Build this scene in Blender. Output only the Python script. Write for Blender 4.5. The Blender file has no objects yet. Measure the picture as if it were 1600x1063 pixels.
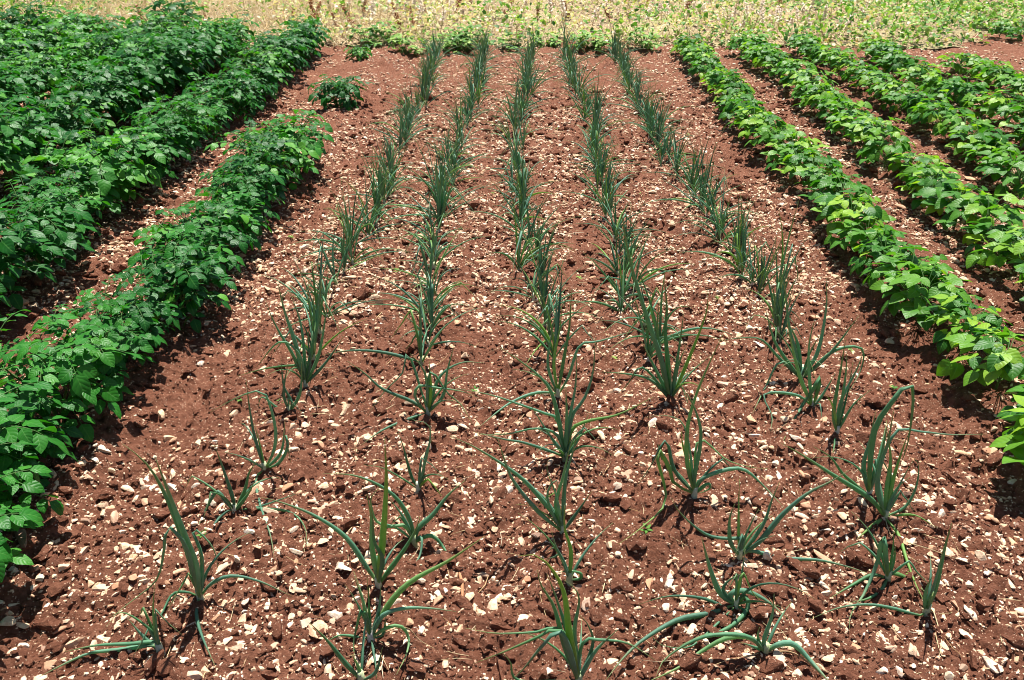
import bpy, math, random
import numpy as np
from mathutils import Vector, Matrix, Quaternion

R = math.radians
PI = math.pi
random.seed(7)
rng = np.random.default_rng(11)
S = bpy.context.scene
COL = S.collection

# ------------------------------------------------------------------ camera, sky, sun, exposure
H = 1.6
FPX = 1244.0
PITCH = math.atan(702.0 / FPX)
YAW = math.atan(8.0 * math.cos(PITCH) / FPX)
cam_d = bpy.data.cameras.new('camera')
cam_d.sensor_width = 36.0
cam_d.lens = 36.0 * FPX / 1600.0
cam_d.clip_start = 0.05
cam_d.clip_end = 1200.0
cam = bpy.data.objects.new('camera', cam_d)
cam.location = (0, 0, H)
cam.rotation_euler = (PI / 2 - PITCH, 0, YAW)
COL.objects.link(cam)
S.camera = cam

SUN_EL, SUN_AZ = R(68), R(10)
sdir = Vector((math.cos(SUN_EL) * math.sin(SUN_AZ), math.cos(SUN_EL) * math.cos(SUN_AZ), math.sin(SUN_EL)))
W = bpy.data.worlds.new('World')
S.world = W
W.use_nodes = True
nt = W.node_tree
bg = nt.nodes['Background']
sky = nt.nodes.new('ShaderNodeTexSky')
sky.sky_type = 'NISHITA'
sky.sun_disc = False
sky.sun_elevation = SUN_EL
sky.sun_rotation = SUN_AZ
nt.links.new(sky.outputs['Color'], bg.inputs['Color'])
bg.inputs['Strength'].default_value = 0.05
sun_d = bpy.data.lights.new('sun', 'SUN')
sun_d.energy = 5.0
sun_d.angle = R(0.5)
sun_d.color = (1.0, 0.96, 0.9)
sun = bpy.data.objects.new('sun', sun_d)
sun.rotation_euler = sdir.to_track_quat('Z', 'Y').to_euler()
sun.location = (3, 10, 20)
COL.objects.link(sun)
S.view_settings.view_transform = 'Standard'
S.view_settings.look = 'None'
S.view_settings.exposure = 1.03
S.view_settings.gamma = 1.0
S.render.engine = 'CYCLES'
S.cycles.filter_width = 1.0
S.cycles.max_bounces = 6
S.cycles.transparent_max_bounces = 4

# ------------------------------------------------------------------ photo pixel -> world
CM = Matrix.Rotation(YAW, 3, 'Z') @ Matrix.Rotation(PI / 2 - PITCH, 3, 'X')
CO = Vector((0, 0, H))


def ray(px, py):
    return CM @ Vector((px - 800.0, 531.5 - py, -FPX))


def gpt(px, py, z=0.0):
    d = ray(px, py)
    t = (z - H) / d.z
    return CO + d * t


def to_px(p):
    q = CM.transposed() @ (Vector(p) - CO)
    return (800 + FPX * q.x / -q.z, 531.5 - FPX * q.y / -q.z)


# ------------------------------------------------------------------ noise and terrain
def vnoise(x, y, seed=0):
    x = np.asarray(x, dtype=np.float64); y = np.asarray(y, dtype=np.float64)
    xi = np.floor(x).astype(np.int64); yi = np.floor(y).astype(np.int64)
    fx = x - xi; fy = y - yi
    fx = fx * fx * (3 - 2 * fx); fy = fy * fy * (3 - 2 * fy)

    def h(a, b):
        n = (a * 374761393 + b * 668265263 + seed * 974634777) & 0xffffffff
        n = ((n ^ (n >> 13)) * 1274126177) & 0xffffffff
        n = n ^ (n >> 16)
        return (n & 0xffff) / 65535.0
    a = h(xi, yi); b = h(xi + 1, yi); c = h(xi, yi + 1); d = h(xi + 1, yi + 1)
    return (a * (1 - fx) + b * fx) * (1 - fy) + (c * (1 - fx) + d * fx) * fy


POT_X = [-1.42, -2.25, -3.02, -3.76, -4.5, -5.24, -5.98, -6.7]
BEAN_X = [1.60, 2.36, 3.04, 3.68, 4.4, 5.0]
BEAN_C = [([1, 2.5, 4.5, 9], [1.68, 1.70, 1.75, 1.82]), ([2, 3, 4.2, 9], [2.2, 2.27, 2.4, 2.48]), ([3, 4.4, 6, 9], [2.9, 2.98, 3.1, 3.14]),
          ([4, 5.5, 9], [3.45, 3.6, 3.78]), ([4, 9], [4.25, 4.45]), ([4, 9], [4.95, 5.05])]


def bean_x(ri, y):
    return np.interp(y, *BEAN_C[ri])




def terrain(x, y, fine=True):
    x = np.asarray(x, dtype=np.float64); y = np.asarray(y, dtype=np.float64)
    z = 0.045 * (vnoise(x * 0.9, y * 0.9, 1) - 0.5)
    z += 0.035 * (vnoise(x * 3.1, y * 3.1, 2) - 0.5)
    z += 0.034 * (vnoise(x * 9 + vnoise(x * 4, y * 4, 8), y * 9, 3) - 0.5)
    inside = 1 / (1 + np.exp((y - 9.6) * 4))
    for rx in POT_X:
        z += 0.05 * np.exp(-((x - rx) / 0.17) ** 2) * inside
    for ri in range(6):
        z += 0.03 * np.exp(-((x - bean_x(ri, y)) / 0.13) ** 2) * inside
    for a, b in ((-0.58, 0.1), (-0.1, 0.1), (0.33, 0.1), (0.8, 0.12), (1.45, 0.16), (-1.15, 0.14)):
        z -= 0.026 * np.exp(-((x - a) / b) ** 2) * inside
    if fine:
        n1 = vnoise(x * 24 + 3 * vnoise(x * 7, y * 7, 21), y * 24, 4)
        n2 = vnoise(x * 52, y * 52, 5)
        n3 = vnoise(x * 110, y * 110, 6)
        z += 0.024 * (np.abs(n1 - 0.5) * 2) + 0.016 * (n2 - 0.5) + 0.010 * (n3 - 0.5)
    return z


def tz(x, y):
    return float(terrain(x, y, False))


# ------------------------------------------------------------------ materials
def mat(name):
    m = bpy.data.materials.new(name)
    m.use_nodes = True
    n = m.node_tree
    n.nodes.clear()
    out = n.nodes.new('ShaderNodeOutputMaterial')
    return m, n, out


def N(n, t, **kw):
    x = n.nodes.new(t)
    for k, v in kw.items():
        if k in ('operation', 'blend_type', 'data_type', 'attribute_name', 'feature', 'wave_type', 'interpolation'):
            setattr(x, k, v)
        else:
            x.inputs[k].default_value = v
    return x


def ramp(n, fac, stops):
    r = n.nodes.new('ShaderNodeValToRGB')
    cr = r.color_ramp
    while len(cr.elements) < len(stops):
        cr.elements.new(0.5)
    for e, (p, c) in zip(cr.elements, stops):
        e.position = p
        e.color = (*c, 1)
    n.links.new(fac, r.inputs[0])
    return r.outputs[0]


def mixc(n, f, a, b, mode='MIX'):
    m = n.nodes.new('ShaderNodeMix')
    m.data_type = 'RGBA'
    m.blend_type = mode
    for sock, v in ((m.inputs[0], f), (m.inputs[6], a), (m.inputs[7], b)):
        if hasattr(v, 'links'):
            n.links.new(v, sock)
        elif isinstance(v, (int, float)):
            sock.default_value = v
        else:
            sock.default_value = (*v, 1)
    return m.outputs[2]


def mth(n, op, a, b=0.0, c=0.0):
    m = n.nodes.new('ShaderNodeMath')
    m.operation = op
    for s, v in zip(m.inputs, (a, b, c)):
        if hasattr(v, 'links'):
            n.links.new(v, s)
        else:
            s.default_value = v
    return m.outputs[0]


def soil_material():
    m, n, out = mat('red_soil')
    L = n.links.new
    tc = N(n, 'ShaderNodeTexCoord')
    P = tc.outputs['Object']
    n1 = N(n, 'ShaderNodeTexNoise', Scale=2.2, Detail=6.0, Roughness=0.6); L(P, n1.inputs['Vector'])
    n2 = N(n, 'ShaderNodeTexNoise', Scale=60.0, Detail=8.0, Roughness=0.72); L(P, n2.inputs['Vector'])
    n3 = N(n, 'ShaderNodeTexNoise', Scale=420.0, Detail=4.0, Roughness=0.7); L(P, n3.inputs['Vector'])
    c1 = ramp(n, n1.outputs[0], [(0.3, (0.175, 0.066, 0.036)), (0.7, (0.27, 0.115, 0.066))])
    c2 = ramp(n, n2.outputs[0], [(0.32, (0.075, 0.026, 0.017)), (0.5, (0.18, 0.07, 0.042)), (0.7, (0.34, 0.165, 0.105))])
    c = mixc(n, 0.6, c1, c2)
    # tiny pale limestone crumbs mixed in the earth
    v = N(n, 'ShaderNodeTexVoronoi', Scale=210.0); L(P, v.inputs['Vector'])
    dw = N(n, 'ShaderNodeTexNoise', Scale=300.0, Detail=2.0); L(P, dw.inputs['Vector'])
    sep = N(n, 'ShaderNodeSeparateColor'); L(v.outputs['Color'], sep.inputs[0])
    big = mth(n, 'GREATER_THAN', sep.outputs[0], 0.78)
    rad = mth(n, 'MULTIPLY_ADD', sep.outputs[1], 0.3, 0.12)
    dd = mth(n, 'ADD', v.outputs['Distance'], mth(n, 'MULTIPLY', mth(n, 'SUBTRACT', dw.outputs[0], 0.5), 0.25))
    near = mth(n, 'LESS_THAN', dd, rad)
    f = mth(n, 'MULTIPLY', big, near)
    c = mixc(n, f, c, (0.66, 0.45, 0.31))
    p = N(n, 'ShaderNodeBsdfPrincipled', Roughness=0.95)
    p.inputs['Specular IOR Level'].default_value = 0.12
    L(c, p.inputs['Base Color'])
    hgt = mth(n, 'ADD', mth(n, 'MULTIPLY', n2.outputs[0], 1.0), mth(n, 'MULTIPLY', n3.outputs[0], 0.35))
    b = N(n, 'ShaderNodeBump', Strength=1.0, Distance=0.016)
    L(hgt, b.inputs['Height']); L(b.outputs[0], p.inputs['Normal'])
    L(p.outputs[0], out.inputs[0])
    return m


def tint_out(n, obj_random=True):
    a = N(n, 'ShaderNodeAttribute', attribute_name='tint')
    t = a.outputs['Fac']
    if obj_random:
        oi = N(n, 'ShaderNodeObjectInfo')
        t = mth(n, 'FRACT', mth(n, 'ADD', t, oi.outputs['Random']))
    return t


def stone_material(name='limestone'):
    m, n, out = mat(name)
    L = n.links.new
    tc = N(n, 'ShaderNodeTexCoord')
    geo = N(n, 'ShaderNodeNewGeometry')
    P = geo.outputs['Position']
    t = tint_out(n)
    base = ramp(n, t, [(0.0, (0.70, 0.50, 0.32)), (0.2, (0.84, 0.70, 0.50)), (0.4, (0.66, 0.42, 0.25)), (0.55, (0.78, 0.6, 0.41)),
                       (0.68, (0.88, 0.79, 0.64)), (0.8, (0.52, 0.27, 0.15)), (0.93, (0.74, 0.54, 0.36)), (1.0, (0.20, 0.13, 0.10))])
    n1 = N(n, 'ShaderNodeTexNoise', Scale=70.0, Detail=6.0, Roughness=0.7); L(P, n1.inputs['Vector'])
    n2 = N(n, 'ShaderNodeTexNoise', Scale=260.0, Detail=4.0, Roughness=0.7); L(P, n2.inputs['Vector'])
    d = ramp(n, n1.outputs[0], [(0.42, (0, 0, 0)), (0.62, (1, 1, 1))])
    c = mixc(n, mth(n, 'MULTIPLY', d, 0.62), base, (0.46, 0.24, 0.15))
    c = mixc(n, 0.35, c, ramp(n, n2.outputs[0], [(0.3, (0.5, 0.45, 0.4)), (0.7, (1, 1, 1))]), 'MULTIPLY')
    p = N(n, 'ShaderNodeBsdfPrincipled', Roughness=0.85)
    p.inputs['Specular IOR Level'].default_value = 0.2
    L(c, p.inputs['Base Color'])
    b = N(n, 'ShaderNodeBump', Strength=0.5, Distance=0.004)
    L(mth(n, 'ADD', n1.outputs[0], mth(n, 'MULTIPLY', n2.outputs[0], 0.4)), b.inputs['Height'])
    L(b.outputs[0], p.inputs['Normal'])
    L(p.outputs[0], out.inputs[0])
    return m


def broadleaf_material(name, stops, trans, rough=0.42, spec=0.45, nveins=9, trans_w=0.3, vein=(0.2, 0.42, 0.09)):
    """UV: x = across (0..1), y = along the leaf; veins run out obliquely from the midrib."""
    m, n, out = mat(name)
    L = n.links.new
    uv = N(n, 'ShaderNodeUVMap')
    sx = N(n, 'ShaderNodeSeparateXYZ'); L(uv.outputs[0], sx.inputs[0])
    au = mth(n, 'ABSOLUTE', mth(n, 'MULTIPLY_ADD', sx.outputs[0], 2.0, -1.0))
    vv = sx.outputs[1]
    t = tint_out(n)
    base = ramp(n, t, stops)
    geo = N(n, 'ShaderNodeNewGeometry')
    nz = N(n, 'ShaderNodeTexNoise', Scale=35.0, Detail=3.0); L(geo.outputs['Position'], nz.inputs['Vector'])
    base = mixc(n, 0.35, base, ramp(n, nz.outputs[0], [(0.3, (0.6, 0.65, 0.6)), (0.7, (1.25, 1.2, 1.1))]), 'MULTIPLY')
    n9 = N(n, 'ShaderNodeTexNoise', Scale=28.0, Detail=2.0); L(geo.outputs['Position'], n9.inputs['Vector'])
    n8 = N(n, 'ShaderNodeTexNoise', Scale=140.0, Detail=3.0); L(geo.outputs['Position'], n8.inputs['Vector'])
    ph = mth(n, 'MULTIPLY', mth(n, 'SUBTRACT', vv, mth(n, 'MULTIPLY', au, 0.28)), nveins * 2 * PI)
    ph = mth(n, 'ADD', ph, mth(n, 'MULTIPLY', n9.outputs[0], 5.0))
    w = mth(n, 'MULTIPLY_ADD', mth(n, 'COSINE', ph), 0.5, 0.5)
    side = mth(n, 'POWER', w, 10.0)
    mid = mth(n, 'LESS_THAN', au, 0.07)
    vmask = mth(n, 'MAXIMUM', mth(n, 'MULTIPLY', side, 0.2), mid)
    c = mixc(n, mth(n, 'MULTIPLY', vmask, 0.45), base, vein)
    p = N(n, 'ShaderNodeBsdfPrincipled', Roughness=rough)
    p.inputs['Specular IOR Level'].default_value = spec
    L(c, p.inputs['Base Color'])
    b = N(n, 'ShaderNodeBump', Strength=0.4, Distance=0.003)
    hh = mth(n, 'SUBTRACT', mth(n, 'MULTIPLY', mth(n, 'POWER', mth(n, 'SUBTRACT', 1.0, w), 0.6), 0.8), mth(n, 'MULTIPLY', mid, 0.8))
    hh = mth(n, 'ADD', mth(n, 'MULTIPLY', hh, 0.6), mth(n, 'MULTIPLY', n8.outputs[0], 0.15))
    L(hh, b.inputs['Height']); L(b.outputs[0], p.inputs['Normal'])
    tr = N(n, 'ShaderNodeBsdfTranslucent')
    L(mixc(n, 1.0, c, trans, 'MULTIPLY'), tr.inputs[0])
    mx = n.nodes.new('ShaderNodeMixShader')
    mx.inputs[0].default_value = trans_w
    L(p.outputs[0], mx.inputs[1]); L(tr.outputs[0], mx.inputs[2])
    L(mx.outputs[0], out.inputs[0])
    return m


def onion_material():
    m, n, out = mat('onion_leaf')
    L = n.links.new
    uv = N(n, 'ShaderNodeUVMap')
    sx = N(n, 'ShaderNodeSeparateXYZ'); L(uv.outputs[0], sx.inputs[0])
    vv = sx.outputs[1]
    t = tint_out(n)
    base = ramp(n, t, [(0.0, (0.075, 0.19, 0.12)), (0.25, (0.16, 0.33, 0.235)), (0.5, (0.11, 0.28, 0.12)),
                       (0.75, (0.18, 0.38, 0.27)), (0.9, (0.24, 0.42, 0.08)), (1.0, (0.07, 0.22, 0.13))])
    low = ramp(n, vv, [(0.0, (0.52, 0.58, 0.36)), (0.05, (0.25, 0.42, 0.12)), (0.2, (0, 0, 0))])
    lowf = ramp(n, vv, [(0.0, (1, 1, 1)), (0.05, (0.7, 0.7, 0.7)), (0.2, (0, 0, 0))])
    c = mixc(n, lowf, base, low)
    tipf = ramp(n, vv, [(0.62, (0, 0, 0)), (1.0, (1, 1, 1))])
    c = mixc(n, mth(n, 'MULTIPLY', tipf, 0.75), c, (0.30, 0.27, 0.08))
    geo = N(n, 'ShaderNodeNewGeometry')
    nz = N(n, 'ShaderNodeTexNoise', Scale=60.0, Detail=3.0); L(geo.outputs['Position'], nz.inputs['Vector'])
    c = mixc(n, 0.3, c, ramp(n, nz.outputs[0], [(0.3, (0.6, 0.7, 0.7)), (0.7, (1.2, 1.2, 1.1))]), 'MULTIPLY')
    st = mth(n, 'MULTIPLY_ADD', mth(n, 'SINE', mth(n, 'MULTIPLY', sx.outputs[0], 2 * PI * 22)), 0.5, 0.5)
    p = N(n, 'ShaderNodeBsdfPrincipled', Roughness=0.48)
    p.inputs['Specular IOR Level'].default_value = 0.4
    L(c, p.inputs['Base Color'])
    b = N(n, 'ShaderNodeBump', Strength=0.25, Distance=0.0015)
    L(st, b.inputs['Height']); L(b.outputs[0], p.inputs['Normal'])
    tr = N(n, 'ShaderNodeBsdfTranslucent')
    L(mixc(n, 1.0, c, (1.3, 1.4, 0.8), 'MULTIPLY'), tr.inputs[0])
    mx = n.nodes.new('ShaderNodeMixShader'); mx.inputs[0].default_value = 0.36
    L(p.outputs[0], mx.inputs[1]); L(tr.outputs[0], mx.inputs[2]); L(mx.outputs[0], out.inputs[0])
    return m


def plain(name, stops, rough=0.8, trans_w=0.0, scale=90.0):
    m, n, out = mat(name)
    L = n.links.new
    t = tint_out(n)
    c = ramp(n, t, stops)
    geo = N(n, 'ShaderNodeNewGeometry')
    nz = N(n, 'ShaderNodeTexNoise', Scale=scale, Detail=4.0); L(geo.outputs['Position'], nz.inputs['Vector'])
    c = mixc(n, 0.5, c, ramp(n, nz.outputs[0], [(0.3, (0.55, 0.55, 0.55)), (0.7, (1.15, 1.15, 1.15))]), 'MULTIPLY')
    p = N(n, 'ShaderNodeBsdfPrincipled', Roughness=rough)
    p.inputs['Specular IOR Level'].default_value = 0.25
    L(c, p.inputs['Base Color'])
    if trans_w:
        tr = N(n, 'ShaderNodeBsdfTranslucent'); L(c, tr.inputs[0])
        mx = n.nodes.new('ShaderNodeMixShader'); mx.inputs[0].default_value = trans_w
        L(p.outputs[0], mx.inputs[1]); L(tr.outputs[0], mx.inputs[2]); L(mx.outputs[0], out.inputs[0])
    else:
        L(p.outputs[0], out.inputs[0])
    return m


M_SOIL = soil_material()
M_STONE = stone_material()
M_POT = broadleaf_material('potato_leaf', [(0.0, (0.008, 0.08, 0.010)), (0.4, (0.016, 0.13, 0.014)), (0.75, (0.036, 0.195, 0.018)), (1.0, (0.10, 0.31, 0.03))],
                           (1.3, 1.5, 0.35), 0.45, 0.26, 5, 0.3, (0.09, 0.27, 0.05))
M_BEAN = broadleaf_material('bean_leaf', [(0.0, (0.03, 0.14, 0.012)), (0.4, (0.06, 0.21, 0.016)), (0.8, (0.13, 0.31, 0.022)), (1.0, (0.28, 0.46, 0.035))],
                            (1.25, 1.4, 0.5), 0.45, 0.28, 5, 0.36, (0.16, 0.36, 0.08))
M_WEED = broadleaf_material('weed_leaf', [(0.0, (0.04, 0.14, 0.02)), (0.5, (0.14, 0.32, 0.045)), (1.0, (0.36, 0.5, 0.12))],
                            (1.2, 1.3, 0.5), 0.55, 0.3, 6, 0.3)
M_YELLOW = broadleaf_material('yellowing_leaf', [(0.0, (0.22, 0.36, 0.06)), (0.3, (0.45, 0.52, 0.15)), (0.55, (0.68, 0.62, 0.30)), (0.75, (0.78, 0.68, 0.50)), (0.9, (0.85, 0.78, 0.66)), (1.0, (0.5, 0.28, 0.13))],
                              (1.2, 1.1, 0.7), 0.6, 0.25, 5, 0.3, (0.7, 0.62, 0.3))
M_ONION = onion_material()
M_SHANK = plain('onion_shank', [(0.0, (0.62, 0.62, 0.45)), (0.5, (0.42, 0.5, 0.25)), (1.0, (0.7, 0.66, 0.58))], 0.5)
M_STEM = plain('green_stem', [(0.0, (0.06, 0.14, 0.03)), (0.7, (0.08, 0.18, 0.04)), (1.0, (0.1, 0.2, 0.05))], 0.6)
M_STRAW = plain('dry_straw', [(0.0, (0.70, 0.53, 0.27)), (0.4, (0.84, 0.70, 0.42)), (0.7, (0.5, 0.31, 0.14)), (1.0, (0.88, 0.80, 0.58))], 0.75, 0.15)
M_SEED = plain('pinkish_seedhead', [(0.0, (0.82, 0.70, 0.58)), (0.6, (0.88, 0.80, 0.70)), (1.0, (0.7, 0.5, 0.4))], 0.85, 0.1)
M_DOCK = plain('rusty_brown_stalk', [(0.0, (0.24, 0.085, 0.03)), (0.6, (0.36, 0.15, 0.06)), (1.0, (0.17, 0.06, 0.03))], 0.85)
M_STICK = plain('dry_wood', [(0.0, (0.42, 0.2, 0.1)), (1.0, (0.5, 0.27, 0.14))], 0.85)


# ------------------------------------------------------------------ mesh accumulator
class MB:
    def __init__(s):
        s.v = []; s.f = []; s.uv = []; s.t = []

    def add(s, verts, faces, uvs=None, tint=0.0):
        o = len(s.v)
        s.v.extend(verts)
        s.f.extend([tuple(i + o for i in f) for f in faces])
        s.uv.extend(uvs if uvs is not None else [(0.5, 0.5)] * len(verts))
        s.t.extend([tint] * len(verts))

    def mesh(s, name, m, smooth=True):
        me = bpy.data.meshes.new(name)
        me.from_pydata([tuple(p) for p in s.v], [], s.f)
        finish_mesh(me, np.array(s.uv, dtype=np.float32).reshape(-1, 2), np.array(s.t, dtype=np.float32), m, smooth)
        return me


def finish_mesh(me, uv, tint, m, smooth):
    li = np.empty(len(me.loops), dtype=np.int32)
    me.loops.foreach_get('vertex_index', li)
    l = me.uv_layers.new(name='UVMap')
    l.data.foreach_set('uv', uv[li].ravel())
    a = me.attributes.new('tint', 'FLOAT', 'POINT')
    a.data.foreach_set('value', tint)
    me.polygons.foreach_set('use_smooth', np.full(len(me.polygons), smooth, dtype=bool))
    me.materials.append(m)
    me.update()


def fast_mesh(name, verts, faces, tint, m, smooth):
    """verts Nx3, faces Mxk (all the same k)."""
    me = bpy.data.meshes.new(name)
    k = faces.shape[1]
    me.vertices.add(len(verts)); me.vertices.foreach_set('co', verts.astype(np.float32).ravel())
    me.loops.add(faces.size); me.loops.foreach_set('vertex_index', faces.astype(np.int32).ravel())
    me.polygons.add(len(faces)); me.polygons.foreach_set('loop_start', np.arange(0, faces.size, k, dtype=np.int32))
    me.update(calc_edges=True)
    me.validate()
    finish_mesh(me, np.full((len(verts), 2), 0.5, dtype=np.float32), tint.astype(np.float32), m, smooth)
    return me


def obj(name, me, parent=None, loc=None):
    o = bpy.data.objects.new(name, me)
    COL.objects.link(o)
    if parent: o.parent = parent
    if loc is not None: o.location = loc
    return o


def tag(o, label=None, cat=None, group=None, kind=None):
    if label: o['label'] = label
    if cat: o['category'] = cat
    if group: o['group'] = group
    if kind: o['kind'] = kind
    return o


def empty(name, loc, rz=0.0, sc=1.0):
    e = bpy.data.objects.new(name, None)
    e.empty_display_size = 0.05
    e.location = loc; e.rotation_euler = (0, 0, rz); e.scale = (sc, sc, sc)
    COL.objects.link(e)
    return e


# ------------------------------------------------------------------ shapes
def frame_from(d, up=Vector((0, 0, 1))):
    d = d.normalized()
    x = d.cross(up)
    if x.length < 1e-4: x = Vector((1, 0, 0))
    x.normalize()
    return x, d, x.cross(d).normalized()


def blade(mb, o, d, up, L, Wd, tint, prof, droop=0.5, fold=0.25, wave=0.05, nl=5, twist=0.0):
    """a leaf surface from o along d; up = the side that faces the sky."""
    x, y, z = frame_from(d, up)
    if twist:
        q = Quaternion(y, twist); x = q @ x; z = q @ z
    vs = []; uvs = []
    us = (-1, -0.55, 0, 0.55, 1) if nl > 2 else (-1, 0, 1)
    nu = len(us)
    ph = random.random() * 6.28
    for i in range(nl + 1):
        v = i / nl
        a = droop * v
        cy = L * (math.sin(a) / droop if abs(droop) > 1e-3 else v)
        cz = -L * ((1 - math.cos(a)) / droop if abs(droop) > 1e-3 else 0)
        w = Wd * 0.5 * prof(v)
        nx = z * math.cos(a) + y * math.sin(a)
        for u in us:
            hz = fold * w * abs(u) - 0.35 * fold * w * u * u * 2 + wave * L * abs(u) ** 2 * math.sin(ph + v * 9 + (2 if u > 0 else 0))
            p = o + y * cy + z * cz + x * (u * w) + nx * hz
            vs.append(p); uvs.append((0.5 + u * 0.5, v))
    fs = []
    for i in range(nl):
        for j in range(nu - 1):
            a = i * nu + j
            fs.append((a, a + 1, a + nu + 1, a + nu))
    mb.add(vs, fs, uvs, tint)


def p_ovate(v):
    return max(0.03, math.sin(PI * min(1, v) ** 0.72) ** 0.75 * (1.02 - 0.1 * v))


def p_heart(v):
    return max(0.04, (math.sin(PI * min(1, v * 0.94 + 0.06) ** 0.6) ** 0.62) * (1 - v ** 3 * 0.35))


def tube(mb, pts, rads, sides=5, tint=0.0, flat=1.0, cap=True):
    n = len(pts)
    vs = []; uvs = []; fs = []
    px = None
    for i in range(n):
        d = (pts[min(i + 1, n - 1)] - pts[max(i - 1, 0)])
        if d.length < 1e-7: d = Vector((0, 0, 1))
        d.normalize()
        if px is None:
            x = d.cross(Vector((0.3, 0.9, 0.1)))
            if x.length < 1e-3: x = Vector((1, 0, 0))
        else:
            x = px - d * px.dot(d)
            if x.length < 1e-4: x = d.orthogonal()
        x.normalize(); px = x
        z = x.cross(d)
        for k in range(sides):
            a = 2 * PI * k / sides
            vs.append(pts[i] + x * (math.cos(a) * rads[i]) + z * (math.sin(a) * rads[i] * flat))
            uvs.append((k / sides, i / (n - 1)))
    for i in range(n - 1):
        for k in range(sides):
            a = i * sides + k; b = i * sides + (k + 1) % sides
            fs.append((a, b, b + sides, a + sides))
    if cap:
        fs.append(tuple(range(sides))[::-1]); fs.append(tuple(range((n - 1) * sides, n * sides)))
    mb.add(vs, fs, uvs, tint)


def smooth_path(P, n):
    """Catmull-Rom through P, resampled to n points."""
    if len(P) == 2:
        return [P[0].lerp(P[1], i / (n - 1)) for i in range(n)]
    Q = [P[0] * 2 - P[1]] + list(P) + [P[-1] * 2 - P[-2]]
    out = []
    dense = []
    for i in range(1, len(Q) - 2):
        for k in range(8):
            t = k / 8
            a, b, c, d = Q[i - 1], Q[i], Q[i + 1], Q[i + 2]
            dense.append(0.5 * ((2 * b) + (c - a) * t + (2 * a - 5 * b + 4 * c - d) * t * t + (3 * b - a - 3 * c + d) * t ** 3))
    dense.append(P[-1].copy())
    L = [0]
    for i in range(1, len(dense)): L.append(L[-1] + (dense[i] - dense[i - 1]).length)
    j = 0
    for i in range(n):
        s = L[-1] * i / (n - 1)
        while j < len(L) - 2 and L[j + 1] < s: j += 1
        t = (s - L[j]) / max(1e-9, L[j + 1] - L[j])
        out.append(dense[j].lerp(dense[j + 1], min(1, max(0, t))))
    return out


def onion_tube(mb, path, r, tint, sides=7, base=0.55):
    n = len(path)
    rads = []
    for i in range(n):
        v = i / (n - 1)
        k = base + (1 - base) * min(1, v / 0.25)
        rads.append(max(0.0006, r * k * (1 - max(0, v - 0.3) / 0.7) ** 0.8))
    tube(mb, path, rads, sides, tint, 0.75)


# ------------------------------------------------------------------ ground
def axis(dense, lo, hi):
    a = list(dense)
    s = dense[-1] - dense[-2]
    while a[-1] < hi:
        s *= 1.18; a.append(a[-1] + s)
    b = [dense[0]]; s = dense[1] - dense[0]
    while b[-1] > lo:
        s *= 1.18; b.append(b[-1] - s)
    return np.array(b[::-1][:-1] + a)


xs = axis(np.concatenate([np.arange(-4.5, -1.6, 0.018), np.arange(-1.6, 1.8, 0.0085), np.arange(1.8, 4.5, 0.018)]), -300, 300)
ys = [0.9]
while ys[-1] < 11: ys.append(ys[-1] + 0.0075 * max(1.0, ys[-1] / 1.9))
ys = axis(np.array(ys), -300, 500)
gx, gy = np.meshgrid(xs, ys)
amp = np.clip((30 - np.hypot(gx, gy)) / 15, 0, 1)
gz = terrain(gx, gy) * amp
nx_, ny_ = len(xs), len(ys)
idx = np.arange(nx_ * ny_).reshape(ny_, nx_)
fc = np.stack([idx[:-1, :-1], idx[:-1, 1:], idx[1:, 1:], idx[1:, :-1]], -1).reshape(-1, 4)
me = fast_mesh('ground', np.stack([gx, gy, gz], -1).reshape(-1, 3), fc, np.zeros(nx_ * ny_), M_SOIL, True)
tag(obj('ground', me), 'stony reddish brown tilled soil of the vegetable plot', None, None, 'structure')


# ------------------------------------------------------------------ onions
CROPS = {'A': (0, 700), 'B': (530, 700), 'C': (1060, 700), 'D': (0, 350), 'E': (530, 350), 'F': (1060, 350)}


def crop_px(reg, x, y):
    o = CROPS[reg]
    return o[0] + x / 2.952, o[1] + y / 2.952


ONIONS = []   # (root position, row index, label or None)


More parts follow.
